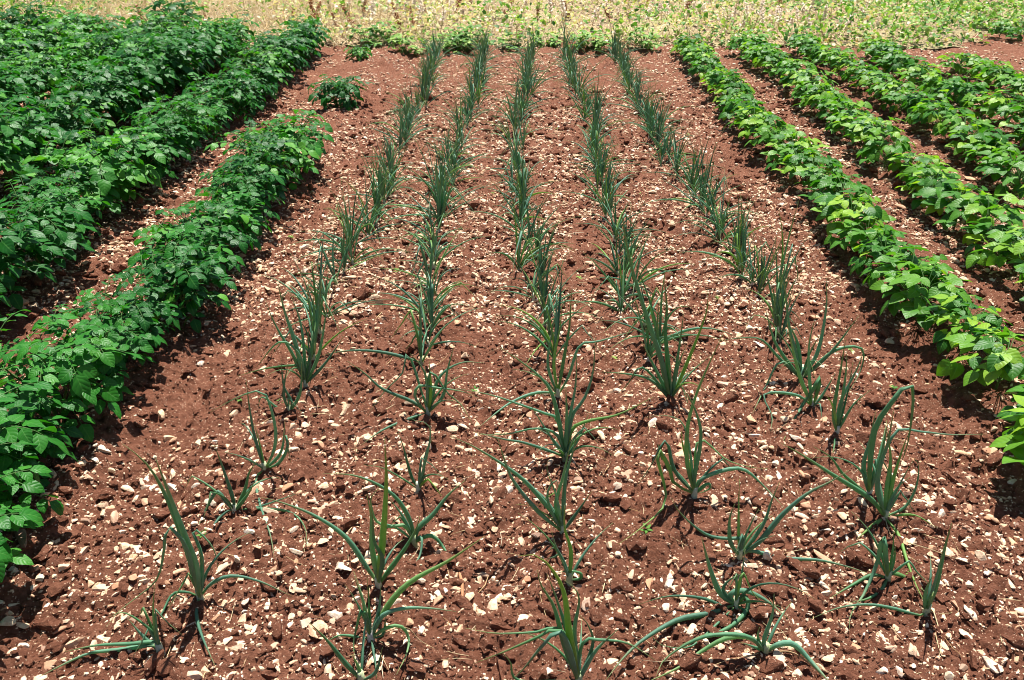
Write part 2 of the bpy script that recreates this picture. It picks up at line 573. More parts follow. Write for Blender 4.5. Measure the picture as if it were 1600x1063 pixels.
def traced_onion(reg, bx, by, leaves, dry=(), row=0, label=None, extra=0, name='onion_plant'):
    """leaves: (radius_mm, tilt_deg, [x, y, x, y, ...]) in crop pixels; the leaf grows in a plane through
    the plant's base, tipped towards (+) or away from (-) the camera, and lies on the soil where it comes down."""
    P = gpt(*crop_px(reg, bx, by))
    z0 = tz(P.x, P.y)
    root = empty('onion_plant', (P.x, P.y, z0))
    mb = MB()

    def path(tilt, pts, r):
        nrm = Vector((0, -math.cos(R(tilt)), -math.sin(R(tilt))))
        out = [Vector((random.uniform(-.002, .002), random.uniform(-.002, .002), 0.012))]
        for i in range(2, len(pts), 2):
            d = ray(*crop_px(reg, pts[i], pts[i + 1]))
            t = (P - CO).dot(nrm) / d.dot(nrm)
            q = CO + d * t
            if t < 0 or q.z < r + 0.004:
                t = (r + 0.004 - H) / d.z
                q = CO + d * t
            q = q - P
            out.append(q)
        return out
    for r, tilt, pts in leaves:
        r = r * 0.00122
        pp = smooth_path(path(tilt, pts, r), 16)
        onion_tube(mb, pp, r, random.random())
    for k in range(extra + random.randint(1, 4)):
        proc_leaf(mb, random.choice(['up', 'lean', 'lean']), random.uniform(0.14, 0.26), 0.0042)
    leaves_o = obj('leaves', mb.mesh('onion_leaves', M_ONION), root)
    sb = MB()
    tube(sb, [Vector((0, 0, -0.02)), Vector((0, 0, 0.0)), Vector((0, 0.001, 0.018)), Vector((0, 0.001, 0.04))], [0.0095, 0.0105, 0.0088, 0.0075], 8, random.random())
    obj('stem', sb.mesh('onion_stem', M_SHANK), root)
    if dry:
        db = MB()
        for r, tilt, pts in dry:
            pp = smooth_path(path(tilt, pts, 0.002), 12)
            tube(db, pp, [r * 0.001 * (1 - 0.7 * i / 11) for i in range(12)], 5, random.random(), 0.4)
        obj('dry_leaf', db.mesh('onion_dry_leaf', M_STRAW), root)
    tag(root, label, 'onion plant', 'green onions growing in the five rows')
    ONIONS.append([root, row, label, P.copy()])
    return root


def proc_leaf(mb, kind, L, r, az=None):
    az = random.uniform(0, 2 * PI) if az is None else az
    out = Vector((math.cos(az), math.sin(az), 0))
    if kind == 'up':
        th0, th1 = R(random.uniform(1, 10)), R(random.uniform(2, 32))
    elif kind == 'lean':
        th0, th1 = R(random.uniform(8, 35)), R(random.uniform(45, 125))
    else:
        th0, th1 = R(random.uniform(40, 70)), R(random.uniform(95, 105)); L *= 1.0
    P = Vector((0, 0, 0.01))
    pts = [P.copy()]
    n = 11
    kink = random.random() < 0.28 and kind != 'low'
    kp = random.uniform(0.45, 0.75)
    side = Vector((-out.y, out.x, 0)) * random.uniform(-0.25, 0.25)
    for i in range(n):
        v = i / (n - 1)
        th = th0 + (th1 - th0) * v ** 1.3
        if kink and v > kp: th = R(random.uniform(130, 150))
        P = P + (out * math.sin(th) + Vector((0, 0, 1)) * math.cos(th) + side * v) * (L / n)
        if P.z < 0.006: P.z = 0.006
        pts.append(P.copy())
    onion_tube(mb, pts, r, random.random(), 6)


# traced foreground plants --------------------------------------------------
traced_onion('A', 930, 720, [
    (9, 8, [930, 720, 905, 560, 860, 430, 800, 270, 720, 60]),
    (8, 3, [930, 715, 880, 520, 770, 240, 680, 90, 570, 0]),
    (6.5, -6, [925, 700, 870, 500, 815, 300]),
    (6, 0, [940, 700, 938, 560, 920, 480]),
    (4.2, -10, [945, 700, 980, 640, 1070, 605, 1200, 630, 1350, 700]),
    (3.6, 0, [925, 715, 870, 680, 800, 690, 750, 780, 710, 840, 690, 890]),
    (5, 0, [925, 740, 910, 780, 935, 880, 1000, 1030]),
    (5, 12, [925, 690, 870, 490, 820, 415, 772, 380, 762, 480, 730, 620, 640, 700, 550, 770, 495, 840]),
    (4.5, -15, [938, 690, 935, 520, 890, 390, 960, 440, 1000, 510, 1010, 600])],
    row=0, label='thick leaved onion with tall blades leaning left, near lower left corner')
traced_onion('A', 745, 960, [
    (5.5, 0, [745, 960, 725, 900, 600, 908, 450, 915, 300, 945]),
    (6, -8, [745, 955, 700, 915, 560, 935, 420, 950, 300, 1000, 180, 1063]),
    (4, 0, [745, 950, 730, 890, 680, 830, 600, 775, 550, 765, 500, 790]),
    (4.5, -12, [740, 945, 690, 900, 640, 850, 590, 790])],
    dry=[(3, 0, [750, 960, 780, 1020, 820, 1090])],
    row=0, label='small sprawling onion in the lower left corner with leaves lying leftwards')
traced_onion('A', 1088, 312, [
    (5.5, 0, [1088, 312, 1070, 220, 1030, 100, 990, -10]),
    (5, -8, [1095, 300, 1130, 200, 1150, 120, 1190, 60]),
    (5, 5, [1095, 300, 1150, 210, 1172, 165]),
    (5.5, -5, [1085, 300, 1040, 250, 1010, 205, 985, 225, 940, 310, 905, 390]),
    (5, 8, [1088, 312, 1060, 290, 1010, 330, 975, 390, 980, 440]),
    (4, 0, [1088, 312, 1150, 285, 1300, 290, 1370, 320, 1410, 380, 1415, 460]),
    (3, -12, [1095, 300, 1180, 280, 1300, 240, 1400, 205])],
    row=0, label='spidery onion with a sharply folded leaf, second in the leftmost onion row')
traced_onion('A', 1228, 135, [
    (4.5, 0, [1228, 135, 1205, 60, 1172, -60, 1150, -200, 1140, -290]),
    (4.5, 6, [1228, 130, 1265, 40, 1275, -60, 1240, -200, 1200, -240, 1100, -210, 970, -140]),
    (4.5, -4, [1232, 130, 1300, 40, 1318, -100]),
    (5, 6, [1225, 130, 1185, 160, 1200, 270, 1250, 420, 1270, 530]),
    (4.5, -8, [1235, 130, 1290, 90, 1330, 20, 1320, -40, 1345, 90])],
    row=0, label='thin onion with a leaf drooping forward over the soil, in the leftmost row')
traced_onion('B', 180, 632, [
    (8, 5, [180, 632, 200, 400, 215, 150, 208, -60]),
    (7, 0, [175, 630, 150, 450, 145, 300, 125, 200]),
    (7, -10, [175, 625, 130, 545, 30, 400, -114, 300, -264, 240, -364, 215]),
    (5.5, 10, [185, 620, 198, 500, 160, 420, 152, 300, 140, 250]),
    (6, -8, [190, 620, 290, 470, 350, 370, 372, 300]),
    (5, -12, [180, 620, 190, 500, 188, 350])],
    row=1, label='upright onion with one tall straight blade and one arching far left')
traced_onion('B', 345, 432, [
    (6, 0, [345, 432, 330, 330, 270, 220, 180, 150, 60, 105, -80, 98]),
    (5.5, 5, [348, 425, 300, 340, 230, 345, 170, 320, 148, 260, 145, 210, 180, 165]),
    (6.5, -8, [348, 425, 365, 350, 430, 290, 500, 200, 580, 130]),
    (5.5, 4, [350, 425, 420, 385, 480, 440, 515, 520]),
    (5, -5, [345, 425, 300, 310, 228, 210]),
    (4, 8, [345, 430, 378, 390, 370, 480, 310, 560])],
    row=1, label='sprawling onion with a looped leaf, right behind the tall straight bladed onion')
traced_onion('B', 365, 190, [
    (4.5, 0, [365, 190, 330, 110, 295, -20, 270, -90]),
    (4.5, -5, [368, 190, 385, 100, 400, 0, 435, -70]),
    (2.8, 0, [362, 185, 300, 130, 200, 75, 110, 60]),
    (3.5, 8, [365, 190, 420, -100, 330, -150, 300, -190])],
    row=1, label='small three bladed onion between two sprawling onions of the second row')
traced_onion('B', 150, 908, [
    (6.5, -5, [150, 908, 180, 820, 260, 700, 350, 620, 500, 540, 670, 425]),
    (4.5, 5, [150, 905, 130, 840, 110, 720, 70, 610]),
    (5, 0, [150, 905, 200, 790, 300, 755, 420, 755, 540, 770]),
    (4, 0, [148, 905, 80, 885, 0, 880, -70, 920]),
    (4, 5, [155, 905, 210, 850, 280, 835, 322, 890, 310, 970, 265, 1060]),
    (4, 5, [152, 905, 168, 1000, 175, 1075]),
    (4, 10, [150, 905, 112, 760, 80, 850, 68, 950, 100, 1060]),
    (4, -8, [150, 900, 185, 760, 195, 640]),
    (3.6, 0, [155, 905, 205, 870, 215, 790])],
    dry=[(3, 0, [152, 910, 200, 980, 230, 1040]), (2.2, 0, [160, 908, 300, 840, 370, 900, 440, 940])],
    row=1, label='onion near the bottom edge with a long blade reaching up to the right')
traced_onion('B', 105, 1095, [
    (6, 0, [105, 1095, 30, 1000, -50, 900, -134, 815]),
    (4, 0, [105, 1095, 170, 1040, 200, 930]),
    (5, -6, [105, 1095, 90, 1020, 60, 960])],
    row=1, label='onion cut by the bottom edge, nearest of the second onion row')
traced_onion('B', 1030, 388, [
    (6.5, 0, [1030, 388, 980, 280, 860, 140, 740, 50, 620, -23, 510, -73]),
    (6, 6, [1025, 385, 920, 280, 800, 130, 750, 0, 730, -60]),
    (5, 0, [1028, 385, 1000, 250, 1030, 130, 1062, -10, 1080, -60]),
    (5.5, -5, [1035, 385, 1038, 200, 1050, 100, 1085, -20, 1095, -100]),
    (4.5, 0, [1040, 385, 1100, 280, 1165, 185]),
    (3.2, 8, [1025, 385, 1000, 200, 960, 90, 965, 40]),
    (2.6, 8, [1028, 380, 980, 310, 880, 250, 815, 245]),
    (4, 8, [1030, 380, 985, 290, 960, 200, 1000, 130, 1020, 200])],
    row=2, label='onion of the middle row with two long blades crossing leftwards over bare soil')
traced_onion('B', 1062, 602, [
    (4.5, 0, [1062, 602, 1035, 500, 1000, 430, 980, 360]),
    (5, -4, [1065, 600, 1070, 450, 1042, 350, 1040, 240]),
    (4, 0, [1068, 602, 1112, 580, 1112, 553, 1050, 545, 1000, 556]),
    (3.6, 6, [1060, 600, 1030, 500, 1010, 470])],
    row=2, label='slender onion with a small curled leaf, second of the middle row')
traced_onion('B', 1105, 1085, [
    (7.5, 5, [1105, 1085, 1062, 850, 1035, 650, 960, 520, 880, 475, 828, 486]),
    (6.5, 0, [1100, 1080, 1040, 900, 990, 720, 930, 620, 915, 550]),
    (5.5, -5, [1095, 1080, 1045, 820, 990, 650, 958, 570]),
    (4.5, 0, [1080, 1060, 1030, 830, 900, 840, 720, 845, 580, 820]),
    (5.5, 8, [1080, 1060, 1025, 835, 900, 870, 760, 930, 620, 985]),
    (6, 12, [1080, 1060, 1025, 840, 940, 900, 850, 1010, 780, 1075]),
    (5.5, 0, [1095, 1070, 1085, 850, 1108, 700, 1090, 640, 1040, 600]),
    (4.5, -5, [1120, 1070, 1170, 900, 1150, 810, 1110, 760]),
    (5, 0, [1125, 1075, 1180, 930, 1285, 828]),
    (3.8, 0, [1110, 1070, 1100, 1000, 1130, 880, 1200, 875, 1330, 890, 1460, 970]),
    (4.2, 5, [1090, 1085, 830, 1063, 790, 980, 750, 930])],
    row=2, label='dense many bladed onion at the bottom edge of the middle row')
traced_onion('C', 70, 242, [
    (5.5, 0, [70, 242, 40, 100, 38, -60, 70, -200, 130, -350, 205, -510]),
    (5.5, 4, [75, 240, 75, 130, 95, 30, 100, -73, 60, -193, 0, -283]),
    (6, -5, [72, 238, 60, 140, 20, 10, 12, -60]),
    (5.5, 0, [75, 238, 95, 165, 200, 120, 300, 115, 400, 200, 485, 292]),
    (5, 6, [70, 240, 130, 180, 145, 200, 100, 222, 85, 215]),
    (5.5, 5, [65, 240, -20, 180, -40, 120, -85, 30, -100, 60, -60, 260, -170, 380, -280, 460]),
    (5, -6, [65, 235, 0, 140, -80, 60, -95, 0]),
    (5, 0, [60, 235, -20, 120, -60, -20, -130, 100, -210, 215]),
    (3.2, 0, [75, 238, 30, -73, -64, -133, -154, -123]),
    (3.2, -10, [78, 238, 90, -20, 220, 70, 340, 105, 410, 110])],
    row=3, label='crowded onion with folded leaves and a leaf bent right then down')
traced_onion('C', 280, 505, [
    (5.5, 0, [280, 505, 300, 400, 260, 412, 150, 400, 70, 350, 0, 280, -30, 225]),
    (5.5, 4, [276, 500, 242, 430, 238, 320, 262, 250]),
    (7, -5, [290, 500, 380, 420, 480, 300, 600, 200, 700, 150, 790, 95]),
    (5, -10, [290, 495, 390, 350, 430, 240, 468, 150]),
    (5.5, 0, [290, 500, 330, 466, 480, 500, 650, 510, 780, 540, 890, 575]),
    (3.4, 5, [290, 500, 380, 420, 460, 392])],
    row=3, label='wide spread onion with a blade pointing up right and one flat along the soil')
traced_onion('C', 945, 345, [
    (7, 0, [945, 345, 900, 262, 830, 210, 700, 130, 560, 40, 470, -10]),
    (6, 4, [945, 340, 915, 200, 930, 90, 962, -10, 990, -160]),
    (5.5, -6, [948, 340, 960, 180, 976, 60, 958, -70]),
    (5, 0, [950, 340, 1000, 205, 1065, 145]),
    (4, -8, [955, 340, 1040, 285, 1090, 200, 1105, 100, 1085, 60]),
    (5, -4, [950, 335, 990, 150, 1030, 20, 1060, -60]),
    (6.5, 0, [945, 345, 890, 372, 820, 432]),
    (5.5, 0, [950, 345, 1010, 410, 1050, 530, 1090, 640, 1140, 742]),
    (3.4, 0, [950, 345, 1080, 320, 1190, 380])],
    dry=[(3.4, 0, [950, 350, 980, 420, 1060, 450, 1160, 480, 1270, 520])],
    row=4, label='large onion at right with a long blade lying up left and drooping leaves')
traced_onion('C', 870, 245, [
    (7, 4, [870, 245, 880, 100, 905, -80, 1000, -220, 1062, -288, 1078, -200, 1052, 0, 1010, 110]),
    (6, -4, [868, 240, 850, 100, 880, -20, 905, -150]),
    (4.5, 0, [865, 240, 760, 140, 700, 60, 620, 10]),
    (4, -6, [872, 240, 990, -50, 1100, -60, 1250, -45, 1420, -48]),
    (4.5, 5, [870, 240, 930, 60, 960, -90, 985, -110])],
    row=4, label='tall onion at right whose main leaf folds over at its top')
traced_onion('C', 965, 602, [
    (6, 0, [965, 602, 962, 480, 955, 390]),
    (6, 6, [963, 600, 950, 395, 920, 520, 860, 660, 800, 750, 795, 820]),
    (4.5, -6, [968, 598, 1000, 500, 1005, 440]),
    (5.5, 0, [962, 598, 900, 570, 820, 610, 700, 680]),
    (5, 0, [968, 598, 985, 562, 1050, 580, 1110, 620, 1160, 665]),
    (5.5, 0, [965, 602, 940, 640, 880, 680, 790, 700])],
    row=4, label='drooping onion directly in front of the large onion at right')
traced_onion('C', 1148, 745, [
    (6, 0, [1148, 745, 1200, 600, 1240, 430, 1272, 315]),
    (4.8, 5, [1145, 742, 1150, 640, 1182, 560]),
    (4, 0, [1142, 742, 1120, 745, 1000, 713, 880, 695, 750, 710, 610, 765])],
    dry=[(4, 0, [1160, 745, 1180, 712, 1210, 800, 1225, 860, 1215, 935])],
    row=4, label='small onion with a single upright blade and a withered whitish leaf')
traced_onion('C', 265, 722, [
    (7.5, 0, [265, 722, 150, 745, 0, 775, -164, 870, -260, 960, -340, 1063]),
    (6.5, 4, [258, 720, 200, 660, 150, 540, 110, 390]),
    (4.5, 0, [262, 718, 210, 640, 240, 590, 300, 560]),
    (6, 0, [265, 718, 242, 660, 300, 640, 400, 680, 510, 770]),
    (7, 8, [272, 720, 320, 665, 315, 740, 220, 820, 100, 855, 0, 900]),
    (5, 0, [275, 722, 330, 740, 400, 730, 470, 705]),
    (4, 0, [258, 720, 215, 715, 130, 680, 30, 665, -64, 670, -184, 705]),
    (3.5, 6, [270, 715, 300, 560, 340, 640, 400, 710]),
    (3.4, 0, [262, 722, 100, 870, 30, 905, -80, 890, -124, 840])],
    row=3, label='octopus shaped onion with a thick leaf sweeping down to the left')
traced_onion('C', 402, 932, [
    (6.5, 0, [402, 932, 345, 852, 230, 850, 100, 920, 0, 990, -160, 1063]),
    (6, 6, [400, 928, 330, 845, 180, 835, 60, 870, -60, 950, -100, 1030]),
    (4.8, -4, [402, 928, 402, 860, 440, 740, 448, 645]),
    (7, 0, [408, 930, 470, 880, 540, 880, 620, 960, 720, 1070]),
    (4, 0, [400, 928, 385, 880, 372, 840, 380, 800]),
    (4, -5, [398, 930, 350, 890, 290, 870])],
    dry=[(4.5, 0, [408, 934, 520, 915, 600, 960, 690, 1045]), (3.5, 0, [396, 936, 300, 940, 230, 955, 160, 980])],
    row=3, label='bright green arching onion at the bottom edge with dry straw coloured leaves')
traced_onion('D', 1410, 752, [
    (8, 4, [1410, 752, 1365, 560, 1312, 400, 1280, 265]),
    (6, 0, [1408, 750, 1350, 600, 1290, 500, 1250, 420, 1222, 345]),
    (6, -6, [1412, 748, 1400, 560, 1380, 430, 1330, 300]),
    (6, 0, [1415, 748, 1440, 560, 1470, 430, 1480, 240]),
    (5.5, -6, [1420, 745, 1470, 600, 1500, 430, 1512, 335]),
    (5, 0, [1420, 745, 1500, 640, 1585, 515]),
    (4.5, 0, [1405, 745, 1390, 660, 1340, 650, 1220, 665, 1090, 700]),
    (5, 8, [1405, 740, 1380, 600, 1290, 540, 1180, 660]),
    (4.5, 4, [1412, 745, 1430, 640, 1420, 520, 1440, 440])],
    row=0, label='full upright onion of the leftmost row with spread blades beside a stone', extra=3)
traced_onion('D', 1337, 885, [
    (5, 0, [1337, 885, 1385, 780, 1392, 640]),
    (4.5, 5, [1335, 880, 1308, 780, 1330, 640]),
    (4, 0, [1333, 880, 1345, 820, 1310, 750, 1295, 620]),
    (4, 0, [1335, 880, 1280, 850, 1210, 800, 1190, 850])],
    row=0, label='thin onion just in front of the full upright one, leftmost row')
traced_onion('E', 410, 885, [
    (6, 4, [410, 885, 422, 760, 415, 630]),
    (5.5, 0, [412, 880, 402, 720, 378, 655, 328, 598]),
    (6, -5, [408, 880, 340, 820, 200, 760, 120, 690, 35, 630]),
    (5, 0, [415, 880, 480, 790, 498, 680, 532, 555]),
    (5, -8, [415, 878, 460, 710, 560, 640, 670, 640]),
    (4.5, 6, [410, 880, 350, 800, 370, 745, 450, 755, 560, 770, 640, 800]),
    (4.5, 5, [412, 878, 420, 680, 500, 780, 560, 830, 620, 930]),
    (5, 0, [408, 882, 330, 895, 200, 950, 100, 1020]),
    (4, -8, [408, 880, 320, 600, 290, 690, 210, 770, 125, 890])],
    row=1, label='star shaped onion of the second row with blades in every direction')
traced_onion('E', 1008, 800, [
    (5, 0, [1008, 800, 990, 640, 1018, 480, 1026, 378]),
    (5.5, 4, [1010, 800, 1040, 600, 1062, 470, 1072, 300]),
    (5, -4, [1005, 798, 962, 650, 982, 500, 990, 440]),
    (5.5, 0, [1005, 800, 990, 778, 900, 780, 780, 830, 640, 940]),
    (4.5, 0, [1010, 800, 1060, 700, 1110, 560, 1200, 540, 1400, 480])],
    row=2, label='onion of the middle row with three vertical blades and one arching left')
traced_onion('E', 1042, 1085, [
    (6, 4, [1042, 1085, 1050, 900, 1045, 740]),
    (5.5, 0, [1045, 1085, 1062, 900, 1090, 740, 1096, 590]),
    (6.5, 0, [1040, 1080, 990, 800, 930, 700, 830, 620, 740, 560]),
    (4.8, -5, [1038, 1080, 1010, 900, 960, 870, 850, 830, 700, 780, 540, 750]),
    (5.2, 0, [1048, 1080, 1075, 880, 1130, 800, 1170, 680, 1182, 515]),
    (5, 0, [1050, 1080, 1075, 940, 1150, 900, 1290, 870, 1450, 790]),
    (4.5, 8, [1038, 1080, 1000, 960, 900, 935, 780, 960, 620, 965]),
    (5, 4, [1040, 1080, 1000, 1050, 850, 1000, 760, 985, 620, 950]),
    (4.5, -5, [1050, 1080, 1100, 990, 1150, 870]),
    (4, 6, [1040, 1080, 960, 950, 880, 820])],
    row=2, label='big onion at the centre of the plot with long blades to both sides', extra=2)
traced_onion('E', 1528, 825, [
    (8, 4, [1528, 825, 1490, 640, 1430, 460, 1350, 200, 1310, 0, 1298, -70]),
    (7.5, 0, [1525, 822, 1480, 600, 1468, 430, 1482, 355]),
    (7.5, -4, [1528, 822, 1505, 500, 1512, 400, 1500, 235]),
    (6, 0, [1532, 820, 1562, 660, 1600, 560]),
    (6, -6, [1522, 820, 1450, 650, 1395, 540]),
    (5.5, 0, [1532, 820, 1580, 700, 1690, 420, 1700, 300]),
    (5, 0, [1530, 820, 1570, 560, 1590, 400]),
    (5, 4, [1520, 818, 1440, 720, 1330, 690, 1180, 680]),
    (4.5, 8, [1522, 818, 1400, 660, 1330, 740, 1270, 800])],
    row=3, label='very full thick bladed onion of the fourth row, tallest near plant', extra=4)
traced_onion('F', 615, 862, [
    (6, 4, [615, 862, 562, 720, 520, 560, 500, 460]),
    (5, 0, [613, 858, 602, 700, 602, 560, 632, 430]),
    (6.5, 8, [618, 858, 640, 780, 655, 712, 620, 770, 560, 860, 475, 1020]),
    (5, 0, [610, 858, 540, 795, 395, 792, 430, 890, 425, 960]),
    (4.5, -4, [618, 858, 660, 800, 720, 700])],
    row=4, label='onion of the right hand onion row with a leaf folded down towards camera')
traced_onion('F', 562, 735, [
    (6, 4, [562, 735, 540, 600, 510, 480, 490, 300, 462, 235]),
    (7, 0, [565, 735, 550, 560, 500, 455]),
    (6, -4, [568, 732, 640, 600, 680, 400, 682, 255]),
    (5.5, 0, [570, 730, 700, 600, 832, 428]),
    (5, 0, [570, 730, 700, 600, 800, 570, 852, 592, 840, 680, 780, 790]),
    (6, -6, [558, 730, 450, 560, 398, 390]),
    (5, 4, [556, 730, 460, 620, 385, 540, 300, 530, 180, 545]),
    (5, 8, [558, 730, 470, 640, 400, 760, 340, 880])],
    row=4, label='broad onion of the right hand onion row with a long kinked leaf', extra=4)
traced_onion('F', 720, 1000, [
    (5.5, 4, [720, 1000, 710, 900, 742, 700, 765, 560]),
    (5, 0, [722, 998, 762, 750, 772, 605]),
    (5, -4, [724, 998, 742, 850, 820, 690, 852, 600]),
    (4, 0, [724, 998, 800, 860, 882, 790]),
    (4, 0, [718, 1000, 710, 1063, 700, 1090])],
    row=4, label='narrow upright onion just behind the folded tall onion at right')

# the dense rows behind: a set of built plants, copied along each row ---------
def make_onion(kind_mix, nl, hgt, r0):
    mb = MB()
    for k in range(nl):
        kd = random.choices(['up', 'lean', 'low'], kind_mix)[0]
        proc_leaf(mb, kd, hgt * random.uniform(0.6, 1.05), r0 * random.uniform(0.6, 1.1))
    sb = MB()
    tube(sb, [Vector((0, 0, -0.02)), Vector((0, 0, 0)), Vector((0, 0, 0.02)), Vector((0, 0, 0.035))], [0.009, 0.0095, 0.007, 0.005], 7, 0.3)
    return mb.mesh('onion_leaves', M_ONION), sb.mesh('onion_stem', M_SHANK)


ONION_KINDS = [make_onion((0.64, 0.24, 0.12), random.randint(8, 15), random.uniform(0.3, 0.46), 0.0055) for _ in range(20)]
ONION_SPARSE = [make_onion((0.42, 0.36, 0.22), random.randint(7, 12), random.uniform(0.28, 0.42), 0.0054) for _ in range(8)]
ROWS = [
    [(470, 590), (520, 465), (545, 400), (580, 350), (615, 278), (645, 193), (665, 163), (676, 118), (684, 86)],
    [(672, 600), (676, 520), (684, 420), (693, 312), (733, 203), (747, 142), (757, 84)],
    [(868, 590), (850, 520), (832, 440), (820, 359), (804, 240), (822, 163), (828, 84)],
    [(1035, 590), (985, 480), (962, 380), (945, 320), (926, 205), (906, 155), (882, 86)],
    [(1240, 560), (1200, 480), (1150, 405), (1105, 340), (1068, 288), (1031, 240), (994, 169), (962, 88)]]
ROW_NAME = ['leftmost onion row', 'second onion row from left', 'middle onion row', 'second onion row from right', 'rightmost onion row']
for ri, pl in enumerate(ROWS):
    W3 = [gpt(*p) for p in pl]
    d = random.uniform(0, 0.05)
    seg = 0
    acc = [0]
    for i in range(1, len(W3)): acc.append(acc[-1] + (W3[i] - W3[i - 1]).length)
    s = 0.12
    while s < acc[-1]:
        i = max(k for k in range(len(acc) - 1) if acc[k] <= s)
        p = W3[i].lerp(W3[i + 1], (s - acc[i]) / (acc[i + 1] - acc[i]))
        p.x += random.gauss(0, 0.024)
        if (ri, round(s, 1)) not in ():
            sparse = random.random() < (0.55 if p.y < 4.2 else 0.2)
            lm, sm = random.choice(ONION_SPARSE if sparse else ONION_KINDS)
            root = empty('onion_plant', (p.x, p.y, tz(p.x, p.y)), random.uniform(0, 6.28), random.uniform(0.8, 1.15) * (1.06 if p.y < 4.6 else 0.97))
            root.rotation_euler.x = random.gauss(0, 0.08); root.rotation_euler.y = random.gauss(0, 0.08)
            obj('leaves', lm, root); obj('stem', sm, root)
            tag(root, None, 'onion plant', 'green onions growing in the five rows')
            ONIONS.append([root, ri, None, p.copy()])
        s += random.choice([random.uniform(0.08, 0.13), random.uniform(0.11, 0.17), random.uniform(0.14, 0.25)]) * (0.8 if ri == 4 else 0.95)


def ordn(k):
    return f"{k}{'th' if 10 <= k % 100 <= 20 else {1: 'st', 2: 'nd', 3: 'rd'}.get(k % 10, 'th')}"


for ri in range(5):
    row = sorted([o for o in ONIONS if o[1] == ri], key=lambda o: o[3].y)
    for k, o in enumerate(row, 1):
        o.append(f"{ordn(k)} onion of {ROW_NAME[ri]}")
        if o[2] is None:
            o[0]['label'] = f"green onion clump, {ordn(k)} from near end of {ROW_NAME[ri]}"
            if k == len(row):
                o[0]['label'] = f"last green onion clump at far end of {ROW_NAME[ri]}"


# ------------------------------------------------------------------ potatoes
def compound_leaf(mb, sb, o, d, L, lf, npairs=3, tint=0.0):
    """a pinnate leaf: arching rachis with pairs of leaflets and a larger one at the tip."""
    side = d.cross(Vector((0, 0, 1)))
    if side.length < 1e-3: side = Vector((1, 0, 0))
    side.normalize()
    pts = []
    n = 7
    P = o.copy()
    el = math.asin(max(-1, min(1, d.normalized().z)))
    hd = Vector((d.x, d.y, 0)).normalized()
    bend = R(random.uniform(45, 85))
    for i in range(n + 1):
        pts.append(P.copy())
        a = el - bend * (i / n) ** 1.2
        P = P + (hd * math.cos(a) + Vector((0, 0, 1)) * math.sin(a)) * (L / n)
    tube(sb, pts, [0.0022 * (1 - 0.5 * i / n) for i in range(n + 1)], 4, random.random(), 1, False)

    def at(t):
        i = min(n - 1, int(t * n)); f = t * n - i
        return pts[i].lerp(pts[i + 1], f), (pts[i + 1] - pts[i]).normalized()
    P, D = at(0.999)
    lf *= random.uniform(0.78, 1.2)
    up = Vector((random.gauss(0, .3), random.gauss(0, .3), 1)) + hd * 0.15
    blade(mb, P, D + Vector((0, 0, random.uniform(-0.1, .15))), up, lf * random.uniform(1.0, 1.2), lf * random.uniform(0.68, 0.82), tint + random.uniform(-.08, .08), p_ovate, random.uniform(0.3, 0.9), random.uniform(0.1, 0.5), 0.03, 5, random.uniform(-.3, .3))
    for k in range(npairs):
        t = 0.42 + 0.5 * k / max(1, npairs - 1) - 0.04
        P, D = at(t)
        for sg in (-1, 1):
            dd = D * 0.55 + side * sg + Vector((0, 0, random.uniform(-0.15, 0.25)))
            s = lf * (0.72 + 0.2 * k / npairs) * random.uniform(0.85, 1.1)
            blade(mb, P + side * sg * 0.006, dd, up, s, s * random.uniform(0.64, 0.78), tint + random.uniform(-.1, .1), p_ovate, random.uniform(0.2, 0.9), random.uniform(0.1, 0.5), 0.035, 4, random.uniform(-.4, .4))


def make_potato(hgt, rad, nst, lf=0.071, npl=8):
    mb = MB(); sb = MB()
    for s in range(nst):
        az = 2 * PI * s / nst + random.uniform(-.5, .5)
        hd = Vector((math.cos(az), math.sin(az), 0))
        hh = hgt * random.uniform(0.75, 1.05)
        rr = rad * random.uniform(0.25, 0.65)
        pts = [Vector((hd.x * 0.02, hd.y * 0.02, -0.02))]
        for i in range(1, 8):
            v = i / 7
            pts.append(hd * (0.02 + rr * v ** 1.4) + Vector((random.gauss(0, .006), random.gauss(0, .006), hh * math.sin(v * 1.35) / math.sin(1.35))))
        tube(sb, pts, [0.006 * (1 - 0.6 * i / 7) for i in range(8)], 5, random.random())
        for k in range(npl):
            v = 0.22 + 0.78 * (k + random.random() * 0.5) / npl
            i = min(6, int(v * 7)); P = pts[i].lerp(pts[i + 1], min(1, v * 7 - i))
            a2 = az + k * 2.4 + random.uniform(-.4, .4)
            el = R(random.uniform(15, 45)) if v < 0.85 else R(random.uniform(30, 65))
            d = Vector((math.cos(a2) * math.cos(el), math.sin(a2) * math.cos(el), math.sin(el))) + hd * 0.25
            LL = random.uniform(0.13, 0.2) * (1.0 if v < 0.8 else 0.75)
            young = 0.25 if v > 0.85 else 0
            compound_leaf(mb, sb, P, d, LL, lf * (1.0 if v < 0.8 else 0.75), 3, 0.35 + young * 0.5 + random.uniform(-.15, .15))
    zz = np.array([p.z for p in mb.v])
    for p in mb.v:
        if p.z < 0.012: p.z = 0.012 + 0.2 * (p.z - 0.012) * 0
    return mb.mesh('potato_leaves', M_POT), sb.mesh('potato_stem', M_STEM)


POTS = [make_potato(random.uniform(0.32, 0.40), 0.3, random.randint(6, 7)) for _ in range(8)]


def place(kinds, name, cat, group, x, y, sc, label):
    lm, sm = random.choice(kinds)
    root = empty(name, (x, y, tz(x, y)), random.uniform(0, 6.28), sc)
    obj('leaves', lm, root); obj('stem', sm, root)
    tag(root, label, cat, group)
    return root


